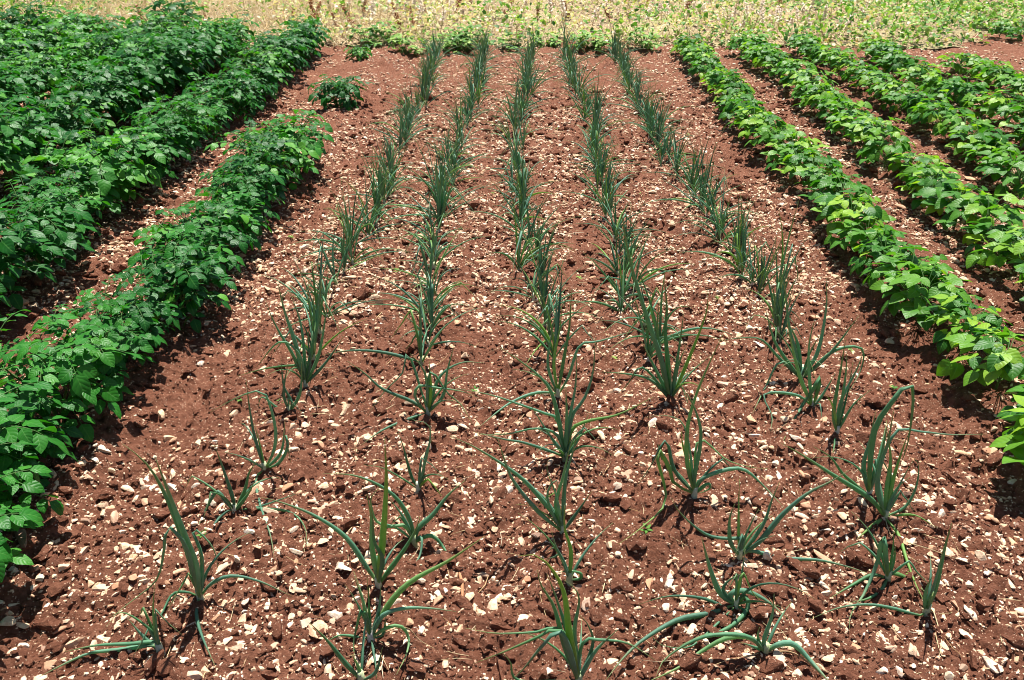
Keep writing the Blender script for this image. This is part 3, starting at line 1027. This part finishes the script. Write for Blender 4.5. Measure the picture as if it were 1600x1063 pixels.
PROW = ['potato row beside the onions', 'second potato row from the onions', 'third potato row from the onions', 'fourth potato row from the onions',
        'fifth potato row from the onions', 'sixth potato row from the onions', 'seventh potato row from the onions', 'outermost potato row at left']
for ri, rx in enumerate(POT_X):
    y = 0.92 if ri == 0 else 1.5 + 0.6 * ri
    yend = 5.1 if ri == 0 else 9.0 + 0.08 * ri
    k = 0
    pl = []
    while y < yend:
        pl.append((rx + random.gauss(0, 0.03) + ((-0.08 if y > 1.5 else -0.0) if ri == 0 and y < 2.4 else 0), y))
        y += random.uniform(0.22, 0.3)
    for k, (x, y) in enumerate(pl, 1):
        px, py = to_px((x + 0.3, y, 0.3))
        if px < -120: continue
        lab = f"dark green potato plant, {ordn(k)} from near end of {PROW[ri]}"
        if k == len(pl): lab = f"last dark green potato plant at far end of {PROW[ri]}"
        place(POTS, 'potato_plant', 'potato plant', 'potato plants in the rows at left', x, y, random.uniform(0.8, 1.08) * ((0.84 if y > 2.2 else 0.9) if ri == 0 else (0.97 if ri == 1 else 1.12)), lab)
small = [make_potato(0.22, 0.17, 7, 0.062, 8) for _ in range(2)]
p = gpt(530, 172)
place(small, 'potato_plant', 'potato plant', 'potato plants in the rows at left', p.x, p.y, 1.0, 'lone small potato plant on bare soil between potato block and onions')
p = gpt(562, 98)
place(small, 'potato_plant', 'potato plant', 'potato plants in the rows at left', p.x, p.y, 0.6, 'tiny potato seedling on bare soil near the straw edge')
p = gpt(300, 55)
place(POTS, 'potato_plant', 'potato plant', 'potato plants in the rows at left', p.x, p.y - 0.4, 1.35, 'tallest potato plant sticking up in front of the straw')

# ------------------------------------------------------------------ beans
def make_bean(hgt, rad, nl, lf=0.068):
    mb = MB(); sb = MB()
    base = [Vector((0, 0, -0.02)), Vector((0.004, 0, hgt * 0.3)), Vector((0, 0.006, hgt * 0.65))]
    tube(sb, base, [0.005, 0.0045, 0.003], 5, 0.2)
    for k in range(nl):
        v = (k + 0.5) / nl
        az = k * 2.4 + random.uniform(-.4, .4)
        hd = Vector((math.cos(az), math.sin(az), 0))
        P0 = Vector((0, 0, hgt * (0.15 + 0.5 * v)))
        rr = rad * math.sqrt(1 - 0.75 * v) * random.uniform(0.75, 1.1)
        top = Vector((hd.x * rr, hd.y * rr, hgt * (0.38 + 0.62 * v ** 0.8) * random.uniform(0.9, 1.08)))
        mid = P0.lerp(top, 0.5) + Vector((0, 0, 0.02))
        tube(sb, smooth_path([P0, mid, top], 5), [0.0022, 0.002, 0.0018, 0.0016, 0.0014], 4, 0.3, 1, False)
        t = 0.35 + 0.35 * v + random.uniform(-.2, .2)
        young = v > 0.88
        s = lf * (0.6 if young else 1.0) * random.uniform(0.85, 1.12)
        side = Vector((-hd.y, hd.x, 0))
        up = Vector((0, 0, 1)) + hd * random.uniform(-0.1, 0.3)
        tilt = random.uniform(-1.3, 0.35) * (1.15 - v)
        up = up + Vector((random.gauss(0, .3), random.gauss(0, .3), 0))
        tip = top + hd * 0.02
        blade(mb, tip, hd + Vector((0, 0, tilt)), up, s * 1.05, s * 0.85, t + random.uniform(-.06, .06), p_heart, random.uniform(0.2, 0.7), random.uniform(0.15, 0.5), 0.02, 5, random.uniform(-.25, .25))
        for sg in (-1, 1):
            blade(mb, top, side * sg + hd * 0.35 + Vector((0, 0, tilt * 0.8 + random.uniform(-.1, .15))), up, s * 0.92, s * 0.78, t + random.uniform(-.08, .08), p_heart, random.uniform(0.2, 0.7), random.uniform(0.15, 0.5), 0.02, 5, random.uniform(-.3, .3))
    return mb.mesh('bean_leaves', M_BEAN), sb.mesh('bean_stem', M_STEM)


BEANS = [make_bean(random.uniform(0.2, 0.26), 0.155, random.randint(26, 33)) for _ in range(10)]
BROW = ['bean row beside the onions', 'second bean row from the onions', 'third bean row from the onions', 'fourth bean row from the onions', 'fifth bean row from the onions', 'outermost bean row at right']
for ri, rx in enumerate(BEAN_X):
    y = 1.92 + 0.45 * ri
    yend = 9.2 - (0.2 * max(0, ri - 2))
    if ri == 4: yend = 8.4
    if ri == 5: yend = 7.1
    pl = []
    while y < yend:
        pl.append((float(bean_x(ri, y)) + random.gauss(0, 0.03), y))
        y += random.uniform(0.2, 0.28)
    for k, (x, y) in enumerate(pl, 1):
        px, py = to_px((x - 0.25, y, 0.25))
        if px > 1700: continue
        lab = f"bright green bean plant, {ordn(k)} from near end of {BROW[ri]}"
        if k == len(pl): lab = f"last bright green bean plant at far end of {BROW[ri]}"
        place(BEANS, 'bean_plant', 'bean plant', 'bean plants in the rows at right', x, y, random.uniform(0.84, 1.06) * (0.92 if ri == 0 else 1), lab)
for k, (qx, qy) in enumerate([(1590, 68), (1560, 62)]):
    p = gpt(qx, qy)
    place(BEANS, 'bean_plant', 'bean plant', 'bean plants in the rows at right', p.x, p.y, 0.85, 'low plant on the bare patch at the far right corner' if k == 0 else 'low plant left of the corner plant on the bare patch')

# ------------------------------------------------------------------ drying crop behind
def mulch_material():
    m, n, out = mat('straw_mulch')
    L = n.links.new
    tc = N(n, 'ShaderNodeTexCoord')
    P = tc.outputs['Object']
    n1 = N(n, 'ShaderNodeTexNoise', Scale=45.0, Detail=6.0, Roughness=0.75); L(P, n1.inputs['Vector'])
    n2 = N(n, 'ShaderNodeTexNoise', Scale=1.3, Detail=4.0); L(P, n2.inputs['Vector'])
    c = ramp(n, n1.outputs[0], [(0.38, (0.07, 0.04, 0.025)), (0.5, (0.28, 0.18, 0.09)), (0.6, (0.66, 0.52, 0.29)), (0.75, (0.85, 0.74, 0.5))])  # straw tones; the darkest stops paint shadowed gaps into the colour
    c = mixc(n, ramp(n, n2.outputs[0], [(0.45, (0, 0, 0)), (0.65, (0.7, 0.7, 0.7))]), c, (0.4, 0.35, 0.16))
    p = N(n, 'ShaderNodeBsdfPrincipled', Roughness=0.9)
    L(c, p.inputs['Base Color'])
    b = N(n, 'ShaderNodeBump', Strength=1.0, Distance=0.03); L(n1.outputs[0], b.inputs['Height']); L(b.outputs[0], p.inputs['Normal'])
    L(p.outputs[0], out.inputs[0])
    return m


mxs = np.arange(-26, 26.01, 0.09); mys = np.arange(9.7, 32, 0.09)
mgx, mgy = np.meshgrid(mxs, mys)
eg = 9.75 + 0.15 * np.sin(mgx * 1.3) + 0.1 * np.sin(mgx * 3.7) + 0.9 / (1 + np.exp(-(mgx - 5.6) * 6)) + 0.55 * (vnoise(mgx * 3, mgy * 3, 55) - 0.5) + 0.25 * (vnoise(mgx * 11, mgy * 11, 57) - 0.5)
mgz = terrain(mgx, mgy, False) + np.clip((mgy - eg) * 0.12, -0.03, 0.03) + 0.02 * vnoise(mgx * 9, mgy * 9, 56)
mi = np.arange(mgx.size).reshape(mgx.shape)
mf = np.stack([mi[:-1, :-1], mi[:-1, 1:], mi[1:, 1:], mi[1:, :-1]], -1).reshape(-1, 4)
me = fast_mesh('straw_mulch', np.stack([mgx, mgy, mgz], -1).reshape(-1, 3), mf, np.zeros(mgx.size), mulch_material(), True)
tag(obj('straw_covered_ground', me), 'pale straw covered ground beyond the tilled plot', None, None, 'structure')


def scatter_xy(n, y0, y1):
    """positions behind the plot, over the width the photo can see and a little more."""
    y = rng.uniform(y0, y1, n)
    x = rng.uniform(-0.82, 0.82, n) * (y + 1.2)
    return x, y


def edge_y(x):
    # the near edge of the drying crop
    return 9.75 + 0.15 * math.sin(x * 1.3) + 0.1 * math.sin(x * 3.7) + (0.9 if x > 5.6 else 0)


def leaf_mass(n, name, m, label, y0, y1, h0, h1, lf, dens, seed):
    mb = MB()
    X, Y = scatter_xy(n, y0, y1)
    keep = dens(X, Y) > rng.random(n)
    for x, y in zip(X[keep], Y[keep]):
        if y < edge_y(x): continue
        h = h0 + (h1 - h0) * random.random() ** 1.3
        h *= 0.25 + 1.7 * float(vnoise(x * 2.4, y * 2.4, seed)) ** 1.7
        az = random.uniform(0, 6.28)
        d = Vector((math.cos(az), math.sin(az), random.uniform(-0.7, 0.7)))
        up = Vector((random.gauss(0, .5), random.gauss(0, .5), 1))
        s = lf * random.uniform(0.6, 1.2)
        blade(mb, Vector((x, y, tz(x, y) + h)), d, up, s, s * 0.75, random.random(), p_heart, random.uniform(0.3, 1.6), 0.5, 0.06, 2)
    o = obj(name, mb.mesh(name, m))
    tag(o, label, 'foliage', None, 'stuff')


def straw_mass(n, name, m, label, y0, y1, L, dens, lean=0.6, cat='straw', rad=0.0025):
    mb = MB()
    X, Y = scatter_xy(n, y0, y1)
    keep = dens(X, Y) > rng.random(n)
    for x, y in zip(X[keep], Y[keep]):
        if y < edge_y(x): continue
        l = L * random.uniform(0.4, 1.15)
        d = Vector((random.gauss(0, lean), random.gauss(0, lean), 1)).normalized()
        p0 = Vector((x, y, tz(x, y)))
        p1 = p0 + d * l * 0.6
        d2 = (d + Vector((random.gauss(0, .5), random.gauss(0, .5), random.uniform(-.6, 0.1)))).normalized()
        p2 = p1 + d2 * l * 0.4
        r = rad * random.uniform(0.7, 1.6)
        tube(mb, [p0, p1, p2], [r, r, r * 0.4], 3, random.random(), 1, False)
    o = obj(name, mb.mesh(name, m))
    tag(o, label, cat, None, 'stuff')


def s_(x, a, b):
    return np.clip((x - a) / (b - a), 0, 1)


def d_yellow(X, Y):
    c = np.clip((vnoise(X * 2.6, Y * 2.6, 61) - 0.3) * 2.5, 0.1, 1)
    return (0.2 + 0.8 * s_(X, -3.4, -1.8)) * (1 - 0.65 * s_(X, 2.5, 7.0)) * c


def d_green(X, Y):
    n = vnoise(X * 1.1, Y * 1.1, 31)
    edge = np.exp(-((Y - 10.0) / 0.35) ** 2) * s_(X, -3, -1)
    right = s_(X, 2.0, 6.0) * 0.75
    left = s_(-X, 5.0, 7.5) * s_(Y, 11.0, 12.5) * 1.2
    return np.clip((n - 0.4) * 2.4, 0, 1) * 0.42 + edge * 0.65 + right + left


def d_straw(X, Y):
    return 0.14 + 0.86 * s_(-X, 0.8, 2.8) * (1 - s_(-X, 7.0, 9.0))


leaf_mass(70000, 'yellowing_foliage', M_YELLOW, 'yellow and cream withering leaves of the drying crop behind the plot', 9.5, 18.5, 0.0, 0.34, 0.055, d_yellow, 41)
leaf_mass(60000, 'green_weeds', M_WEED, 'green leaves of low weeds growing through the drying crop', 9.5, 18.5, 0.0, 0.34, 0.068, d_green, 42)
straw_mass(60000, 'dry_straw', M_STRAW, 'pale bleached straw and dead stems covering the ground behind the plot', 9.5, 18.5, 0.26, d_straw, 1.3, rad=0.0042)


# dead leaves on the ground of the strip
def make_spike(kind):
    sb = MB(); hb = MB()
    h = random.uniform(0.34, 0.5)
    for s in range(1):
        lean = Vector((random.gauss(0, .07), random.gauss(0, .07), 0))
        top = lean + Vector((0, 0, h * random.uniform(0.7, 1)))
        tube(sb, [Vector((0, 0, -.01)), top * 0.5 + Vector((.006, 0, 0)), top], [0.005, 0.004, 0.002], 4, random.random())
        for k in range(170 if kind == 'dock' else 80):
            v = random.uniform(0.3 if kind == 'dock' else 0.6, 1.0)
            a = random.uniform(0, 6.28)
            rr = (0.036 if kind == 'dock' else 0.03) * (1.2 - v * 0.8)
            c = top * v + Vector((math.cos(a) * rr, math.sin(a) * rr, 0))
            d = Vector((math.cos(a), math.sin(a), 0.8)).normalized()
            s2 = random.uniform(0.016, 0.032)
            x, y, z = frame_from(d)
            hb.add([c - x * s2 * 0.4, c + y * s2, c + x * s2 * 0.4, c - y * s2 * 0.4 + z * 0.004], [(0, 1, 2, 3)], None, random.random())
    return (hb.mesh(kind + '_seeds', M_DOCK if kind == 'dock' else M_SEED, False), sb.mesh(kind + '_stem', M_DOCK if kind == 'dock' else M_STRAW))


DOCK = [make_spike('dock') for _ in range(4)]
SEEDH = [make_spike('seed') for _ in range(5)]
dock_px = [(218, 40), (235, 38), (365, 60), (458, 48), (490, 44), (520, 50), (612, 60), (655, 52), (705, 30), (773, 40), (776, 24), (845, 30), (942, 12), (976, 32), (1130, 22), (1215, 24), (560, 28), (1052, 30), (545, 44), (590, 40), (682, 44), (820, 44), (880, 26), (925, 36), (736, 20), (505, 30), (1010, 44), (640, 20)]
for k, (qx, qy) in enumerate(sorted(dock_px), 1):
    p = gpt(qx, qy + 14)
    if p.y < 9.9: p.y = 9.9
    hb, sm = random.choice(DOCK)
    p.y += random.uniform(0, 1.2); p.x += random.gauss(0, .2)
    root = empty('dock_plant', (p.x, p.y, tz(p.x, p.y)), random.uniform(0, 6), random.uniform(0.5, 1.1))
    root.rotation_euler.x = random.gauss(0, 0.12); root.rotation_euler.y = random.gauss(0, 0.12)
    obj('seed_head', hb, root); obj('stem', sm, root)
    tag(root, f"rusty brown seeding dock stalk in the drying crop, {ordn(k)} counting from the left", 'weed', 'rusty dock stalks in the drying crop')
seed_px = []
for i in range(120):
    seed_px.append((rng.uniform(520, 1340), rng.uniform(-10, 58)))
for k, (qx, qy) in enumerate(sorted(seed_px), 1):
    p = gpt(qx, qy + 10)
    if p.y < 9.95: p.y = 9.95 + random.random() * 0.4
    hb, sm = random.choice(SEEDH)
    root = empty('seeding_stalk', (p.x, p.y, tz(p.x, p.y)), random.uniform(0, 6), random.uniform(0.75, 1.1))
    obj('seed_head', hb, root); obj('stem', sm, root)
    tag(root, f"pale pinkish seeding stalk in the drying crop, {ordn(k)} counting from the left", 'weed', 'pale seeding stalks in the drying crop')


def make_weed(h, rad, nl):
    mb = MB(); sb = MB()
    for k in range(nl):
        az = random.uniform(0, 6.28); hd = Vector((math.cos(az), math.sin(az), 0))
        r_ = rad * math.sqrt(random.random()); z = h * random.uniform(0.25, 1) * (1 - 0.35 * r_ / rad)
        P = hd * r_ + Vector((0, 0, z))
        tube(sb, [hd * 0.01, P * 0.6, P], [0.003, 0.0025, 0.0015], 3, random.random(), 1, False)
        for q in range(3):
            a = az + (q - 1) * 1.3
            blade(mb, P, Vector((math.cos(a), math.sin(a), random.uniform(-.4, .4))), Vector((0, 0, 1)), 0.075 * random.uniform(.7, 1.1), 0.055, random.random() * 0.6, p_heart, 0.5, 0.3, 0.03, 3)
    return mb.mesh('weed_leaves', M_WEED), sb.mesh('weed_stem', M_STEM)


WEEDS = [make_weed(random.uniform(0.2, 0.3), 0.2, 26) for _ in range(4)]
for k, (qx, qy) in enumerate([(575, 64), (605, 62), (632, 74), (712, 66), (728, 70), (742, 60), (852, 62), (800, 64), (912, 68), (930, 70), (1005, 66), (690, 72), (1545, 40), (1590, 34)], 1):
    p = gpt(qx, qy + 12)
    root = place(WEEDS, 'weed_plant', 'weed', 'green weeds along the far edge of the plot', p.x, p.y, random.uniform(0.8, 1.1), f"leafy green weed at the plot's far edge beneath the straw, close behind spot {k}")
    root['label'] = ['leafy weed clump leftmost along the far soil edge', 'weed clump second from left along the far soil edge', 'dark weed clump behind the leftmost onion row end',
                     'weed between the first and second onion row ends', 'weed just left of the second onion row end', 'weed touching the second onion row end',
                     'weed just right of the middle onion row end', 'weed just left of the middle onion row end', 'weed behind the fourth onion row end',
                     'weed right of the fourth onion row end', 'weed right of the fifth onion row end', 'small weed clump right beside the leftmost onion row end',
                     'weed at the far right behind the bare patch', 'weed clump in the far right corner'][k - 1]

# ------------------------------------------------------------------ stones
def ico(sub):
    t = (1 + 5 ** .5) / 2
    v = [Vector(p).normalized() for p in [(-1, t, 0), (1, t, 0), (-1, -t, 0), (1, -t, 0), (0, -1, t), (0, 1, t), (0, -1, -t), (0, 1, -t), (t, 0, -1), (t, 0, 1), (-t, 0, -1), (-t, 0, 1)]]
    f = [(0, 11, 5), (0, 5, 1), (0, 1, 7), (0, 7, 10), (0, 10, 11), (1, 5, 9), (5, 11, 4), (11, 10, 2), (10, 7, 6), (7, 1, 8), (3, 9, 4), (3, 4, 2), (3, 2, 6), (3, 6, 8), (3, 8, 9), (4, 9, 5), (2, 4, 11), (6, 2, 10), (8, 6, 7), (9, 8, 1)]
    for _ in range(sub):
        cache = {}; nf = []

        def md(a, b):
            k = (min(a, b), max(a, b))
            if k not in cache:
                v.append(((v[a] + v[b]) / 2).normalized()); cache[k] = len(v) - 1
            return cache[k]
        for a, b, c in f:
            x, y, z = md(a, b), md(b, c), md(c, a)
            nf += [(a, x, z), (b, y, x), (c, z, y), (x, y, z)]
        f = nf
    return np.array([tuple(p) for p in v]), np.array(f)


def rock(sub, cuts, r, rough=0.05):
    v, f = ico(sub)
    v = v * (1 + r.normal(0, rough, (len(v), 1)))
    for _ in range(cuts):
        nrm = r.normal(size=3); nrm /= np.linalg.norm(nrm)
        d = r.uniform(0.28, 0.72)
        s = v @ nrm
        ex = np.maximum(0, s - d)
        v = v - ex[:, None] * nrm * 0.95
    v = v * np.array([r.uniform(0.85, 1.6), r.uniform(0.6, 1.0), r.uniform(0.4, 0.8)])
    return v, f


r_st = np.random.default_rng(5)
ROCK_HI = [rock(2, 9, r_st, 0.02) for _ in range(14)]
ROCK_LO = [rock(1, 7, r_st, 0.04) for _ in range(14)]
CLODS = [rock(1, 2, r_st, 0.16) for _ in range(8)]


def rot_z(v, a):
    c, s = math.cos(a), math.sin(a)
    return np.stack([v[:, 0] * c - v[:, 1] * s, v[:, 0] * s + v[:, 1] * c, v[:, 2]], -1)


def field(n, y0, y1, power):
    u = rng.random(n)
    y = y0 + (y1 - y0) * u ** power
    x = rng.uniform(-0.72, 0.72, n) * (y + 1.0)
    return x, y


# all candidate stones: position, size
NS = 135000
sx_, sy_ = field(NS, 1.0, 10.4, 0.95)
fx_, fy_ = field(120000, 3.0, 10.2, 0.9)
nf_ = len(fx_)
sx_ = np.concatenate([sx_, fx_]); sy_ = np.concatenate([sy_, fy_])
far_flag = np.concatenate([np.zeros(NS, bool), np.ones(nf_, bool)])
clump = vnoise(sx_ * 2.3, sy_ * 2.3, 77) * 0.5 + vnoise(sx_ * 8, sy_ * 8, 78) * 0.5
# density falls with distance only through area; keep a stone when the patch is stony
keep = (clump + rng.normal(0, 0.075, NS + nf_)) > 0.395
sx_, sy_, far_flag = sx_[keep], sy_[keep], far_flag[keep]
size = 0.0031 * (1 - rng.random(len(sx_))) ** (-1 / 1.9)
size = np.minimum(size, 0.024 * rng.uniform(0.55, 1.15, len(sx_)))
size = np.where(far_flag, 0.0055 + 0.0095 * rng.random(len(sx_)) ** 2.5, size)
ok = size > 0.0009 * (sy_ + 0.4)
sx_, sy_, size = sx_[ok], sy_[ok], size[ok]
# the larger stones seen singly in the photo (pixel position, long radius in metres)
HAND = [(1567, 1022, .030), (1533, 874, .024), (1580, 888, .018), (1425, 845, .018), (652, 905, .024), (1450, 762, .020), (1115, 790, .02),
        (330, 720, .019), (235, 770, .020), (225, 790, .015), (686, 867, .020), (765, 932, .018), (820, 962, .020), (857, 1045, .022), (75, 1030, .022),
        (75, 968, .022), (1000, 712, .017), (1062, 700, .02), (285, 945, .022), (445, 855, .022), (490, 840, .016), (700, 540, .018), (1185, 540, .02), (665, 545, .024),
        (1370, 740, .016), (1215, 860, .020), (355, 557, .022), (470, 695, .018), (1510, 955, .015), (640, 490, .022), (1640, 900, .02), (1255, 750, .015), (180, 862, .014),
        (383, 940, .017), (1043, 940, .015), (430, 1000, .018), (478, 995, .022), (885, 1000, .018), (608, 950, .016), (1380, 1045, .02), (1335, 1000, .016), (1290, 930, .018), (1135, 610, .018)]
hx, hy, hs = [], [], []
for qx, qy, s in HAND:
    p = gpt(qx, qy); hx.append(p.x); hy.append(p.y); hs.append(s)
sx_ = np.concatenate([hx, sx_]); sy_ = np.concatenate([hy, sy_]); size = np.concatenate([hs, size])
ns = len(sx_)
ang = rng.uniform(0, 6.28, ns)
tint = rng.random(ns)
tint[:len(hx)] = rng.uniform(0.1, 0.68, len(hx))
gz_ = terrain(sx_, sy_)
app = size / np.hypot(sy_ + 0.3, 1.6)
vis = np.array([(0 < q[0] < 1600 and 0 < q[1] < 1063) for q in (to_px((a, b, 0)) for a, b in zip(sx_, sy_))])
# not counted as seen when a potato or bean bush stands over it
for rx in POT_X: vis &= ~((np.abs(sx_ - rx) < 0.36) & (sy_ < 9.4))
for ri in range(6): vis &= ~((np.abs(sx_ - bean_x(ri, sy_)) < 0.24) & (sy_ < 9.4))
order = np.argsort(-(app * vis))
single = set(order[:296].tolist())
rock_mesh = []
for v, f in ROCK_HI:
    rock_mesh.append(fast_mesh('stone', v, f, np.zeros(len(v)), M_STONE, False))
used = {}
onp = np.array([(o[3].x, o[3].y) for o in ONIONS])
SZ = lambda s: 'large' if s > 0.0165 else ('mid-sized' if s > 0.0125 else 'small')
COLN = ['cream', 'pale beige', 'whitish', 'tan', 'ochre']
for i in order[:296]:
    i = int(i)
    m = rock_mesh[i % len(rock_mesh)]
    s = float(size[i])
    o = obj('stone', m, None, (float(sx_[i]), float(sy_[i]), float(gz_[i]) - s * 0.02))
    o.rotation_euler = (random.gauss(0, .25), random.gauss(0, .25), float(ang[i]))
    o.scale = (s, s, s)
    d = np.hypot(onp[:, 0] - sx_[i], onp[:, 1] - sy_[i])
    j = int(np.argmin(d)); dist = d[j]
    dx = sx_[i] - onp[j, 0]; dy = sy_[i] - onp[j, 1]
    rel = ('right of' if dx > 0 else 'left of') if abs(dx) > abs(dy) else ('behind' if dy > 0 else 'in front of')
    how = 'close' if dist < 0.08 else ('just' if dist < 0.16 else ('well' if dist < 0.3 else 'far'))
    lab = f"{SZ(s)} pale stone lying {how} {rel} {ONIONS[j][4]}"
    used.setdefault(lab, []).append(o)
    tag(o, lab, 'stone', 'pale stones lying on the red soil')
for lab, os_ in used.items():
    if len(os_) > 1:
        os_.sort(key=lambda o: -o.scale[0])
        names = ['biggest', 'second-biggest', 'third-biggest', 'fourth-biggest', 'fifth-biggest', 'sixth-biggest', 'seventh-biggest', 'eighth-biggest', 'ninth-biggest', 'tenth-biggest']
        for k, o in enumerate(os_):
            if k < 10: o['label'] = lab.replace('pale stone lying', f"pale stone, {names[k]},")


def merged(ids, shapes, name, m, label, sizes, X, Y, Z, A, T, smooth, sink):
    V = []; F = []; TT = []; off = 0
    pick = rng.integers(0, len(shapes), len(ids))
    for k, i in enumerate(ids):
        v, f = shapes[pick[k]]
        vv = rot_z(v, A[i]) * sizes[i] + np.array([X[i], Y[i], Z[i] + sizes[i] * sink])
        V.append(vv); F.append(f + off); off += len(v); TT.append(np.full(len(v), T[i]))
    me = fast_mesh(name, np.concatenate(V), np.concatenate(F), np.concatenate(TT), m, smooth)
    return tag(obj(name, me), label, name.replace('_', ' '), None, 'stuff')


rest = [i for i in range(ns) if i not in single and not (size[i] < 0.007 or sy_[i] > 4.5)]
rest2 = [i for i in range(ns) if i not in single and (size[i] < 0.007 or sy_[i] > 4.5)]
ROCK_CHIP = [rock(0, 3, r_st, 0.12) for _ in range(14)]
merged(rest, ROCK_LO, 'gravel', M_STONE, 'countless small pale limestone chips strewn over the red soil', size, sx_, sy_, gz_, ang, tint, False, 0.0)

merged(rest2, ROCK_CHIP, 'fine_gravel', M_STONE, 'countless tiny pale limestone chips strewn over the red soil', size, sx_, sy_, gz_, ang, tint, False, 0.0)

NC = 60000
cx_, cy_ = field(NC, 1.0, 7.5, 1.5)
cs_ = 0.003 * (1 - rng.random(NC)) ** (-1 / 2.1)
cs_ = np.minimum(cs_, 0.024) * (0.8 + 0.12 * cy_)
merged(list(range(NC)), CLODS, 'soil_crumbs', M_SOIL, 'small crumbs and clods of red earth on the soil surface', cs_, cx_, cy_, terrain(cx_, cy_), rng.uniform(0, 6.28, NC), rng.random(NC), False, 0.2)

# ------------------------------------------------------------------ litter
mb = MB()
for k in range(1300):
    y = 1.1 + 7.5 * random.random() ** 1.3
    x = random.uniform(-0.9, 1.35)
    z = tz(x, y) + 0.01
    a = random.uniform(0, 6.28); L_ = random.uniform(0.02, 0.09)
    d = Vector((math.cos(a), math.sin(a), random.uniform(-.05, .15))); sd = Vector((-math.sin(a), math.cos(a), 0)) * random.uniform(-.3, .3)
    p0 = Vector((x, y, z))
    tube(mb, [p0, p0 + d * L_ * 0.5 + sd * L_ * .3, p0 + d * L_], [0.0012, 0.0016, 0.0006], 4, random.random(), 0.5, False)
tag(obj('dry_leaf_litter', mb.mesh('dry_leaf_litter', M_STRAW)), 'bits of dry leaf and straw lying on the soil', 'litter', None, 'stuff')
def nearest_words(x, y):
    d = np.hypot(onp[:, 0] - x, onp[:, 1] - y)
    j = int(np.argmin(d))
    dx = x - onp[j, 0]; dy = y - onp[j, 1]
    rel = ('right of' if dx > 0 else 'left of') if abs(dx) > abs(dy) else ('behind' if dy > 0 else 'in front of')
    return rel, ONIONS[j][4]


seen_w = {}


def seedword(k):
    seen_w[k] = seen_w.get(k, 0) + 1
    return ['', ', another', ', a third'][min(2, seen_w[k] - 1)]


SPROUT = []
for q in range(3):
    sb = MB()
    for k in range(5):
        az = k * 1.3 + q
        d = Vector((math.cos(az), math.sin(az), 0.5))
        blade(sb, Vector((0, 0, 0.008 + 0.003 * k)), d, Vector((0, 0, 1)), 0.022, 0.011, random.random() * 0.3, p_ovate, 0.5, 0.3, 0.02, 3)
    SPROUT.append(sb.mesh('weed_seedling', M_WEED))
for k, (qx, qy) in enumerate([(455, 372), (135 * 1.0 + 300, 190), (565, 330), (508, 250), (845, 425), (770, 300), (905, 430), (1000, 300), (1120, 470), (742, 610), (1330, 545), (378, 640), (960, 560), (1210, 400), (620, 420), (1075, 210), (440, 640), (1395, 610), (700, 230), (870, 200), (1010, 830), (320, 850), (1420, 905)]):
    p = gpt(qx, qy)
    rel, who = nearest_words(p.x, p.y)
    o = obj('weed_seedling', SPROUT[k % 3], None, (p.x, p.y, tz(p.x, p.y) + 0.012))
    o.rotation_euler.z = k; f_ = random.uniform(0.5, 0.95); o.scale = (f_, f_, f_)
    tag(o, f"tiny weed seedling {rel} {who}{seedword(rel + who)}", 'weed', 'tiny weed seedlings on the onion bed')
mb = MB()
a = gpt(717, 885); b = gpt(722, 932)
a.z = 0.012 + tz(a.x, a.y); b.z = 0.012 + tz(b.x, b.y)
tube(mb, smooth_path([a, a.lerp(b, 0.5) + Vector((0.004, 0, 0.006)), b], 7), [0.003, 0.0045, 0.005, 0.0048, 0.005, 0.004, 0.002], 6, 0.2)
tag(obj('wood_splinter', mb.mesh('wood_splinter', M_STICK)), 'reddish dry splinter lying on soil right of the long bladed second row onion', 'stick')
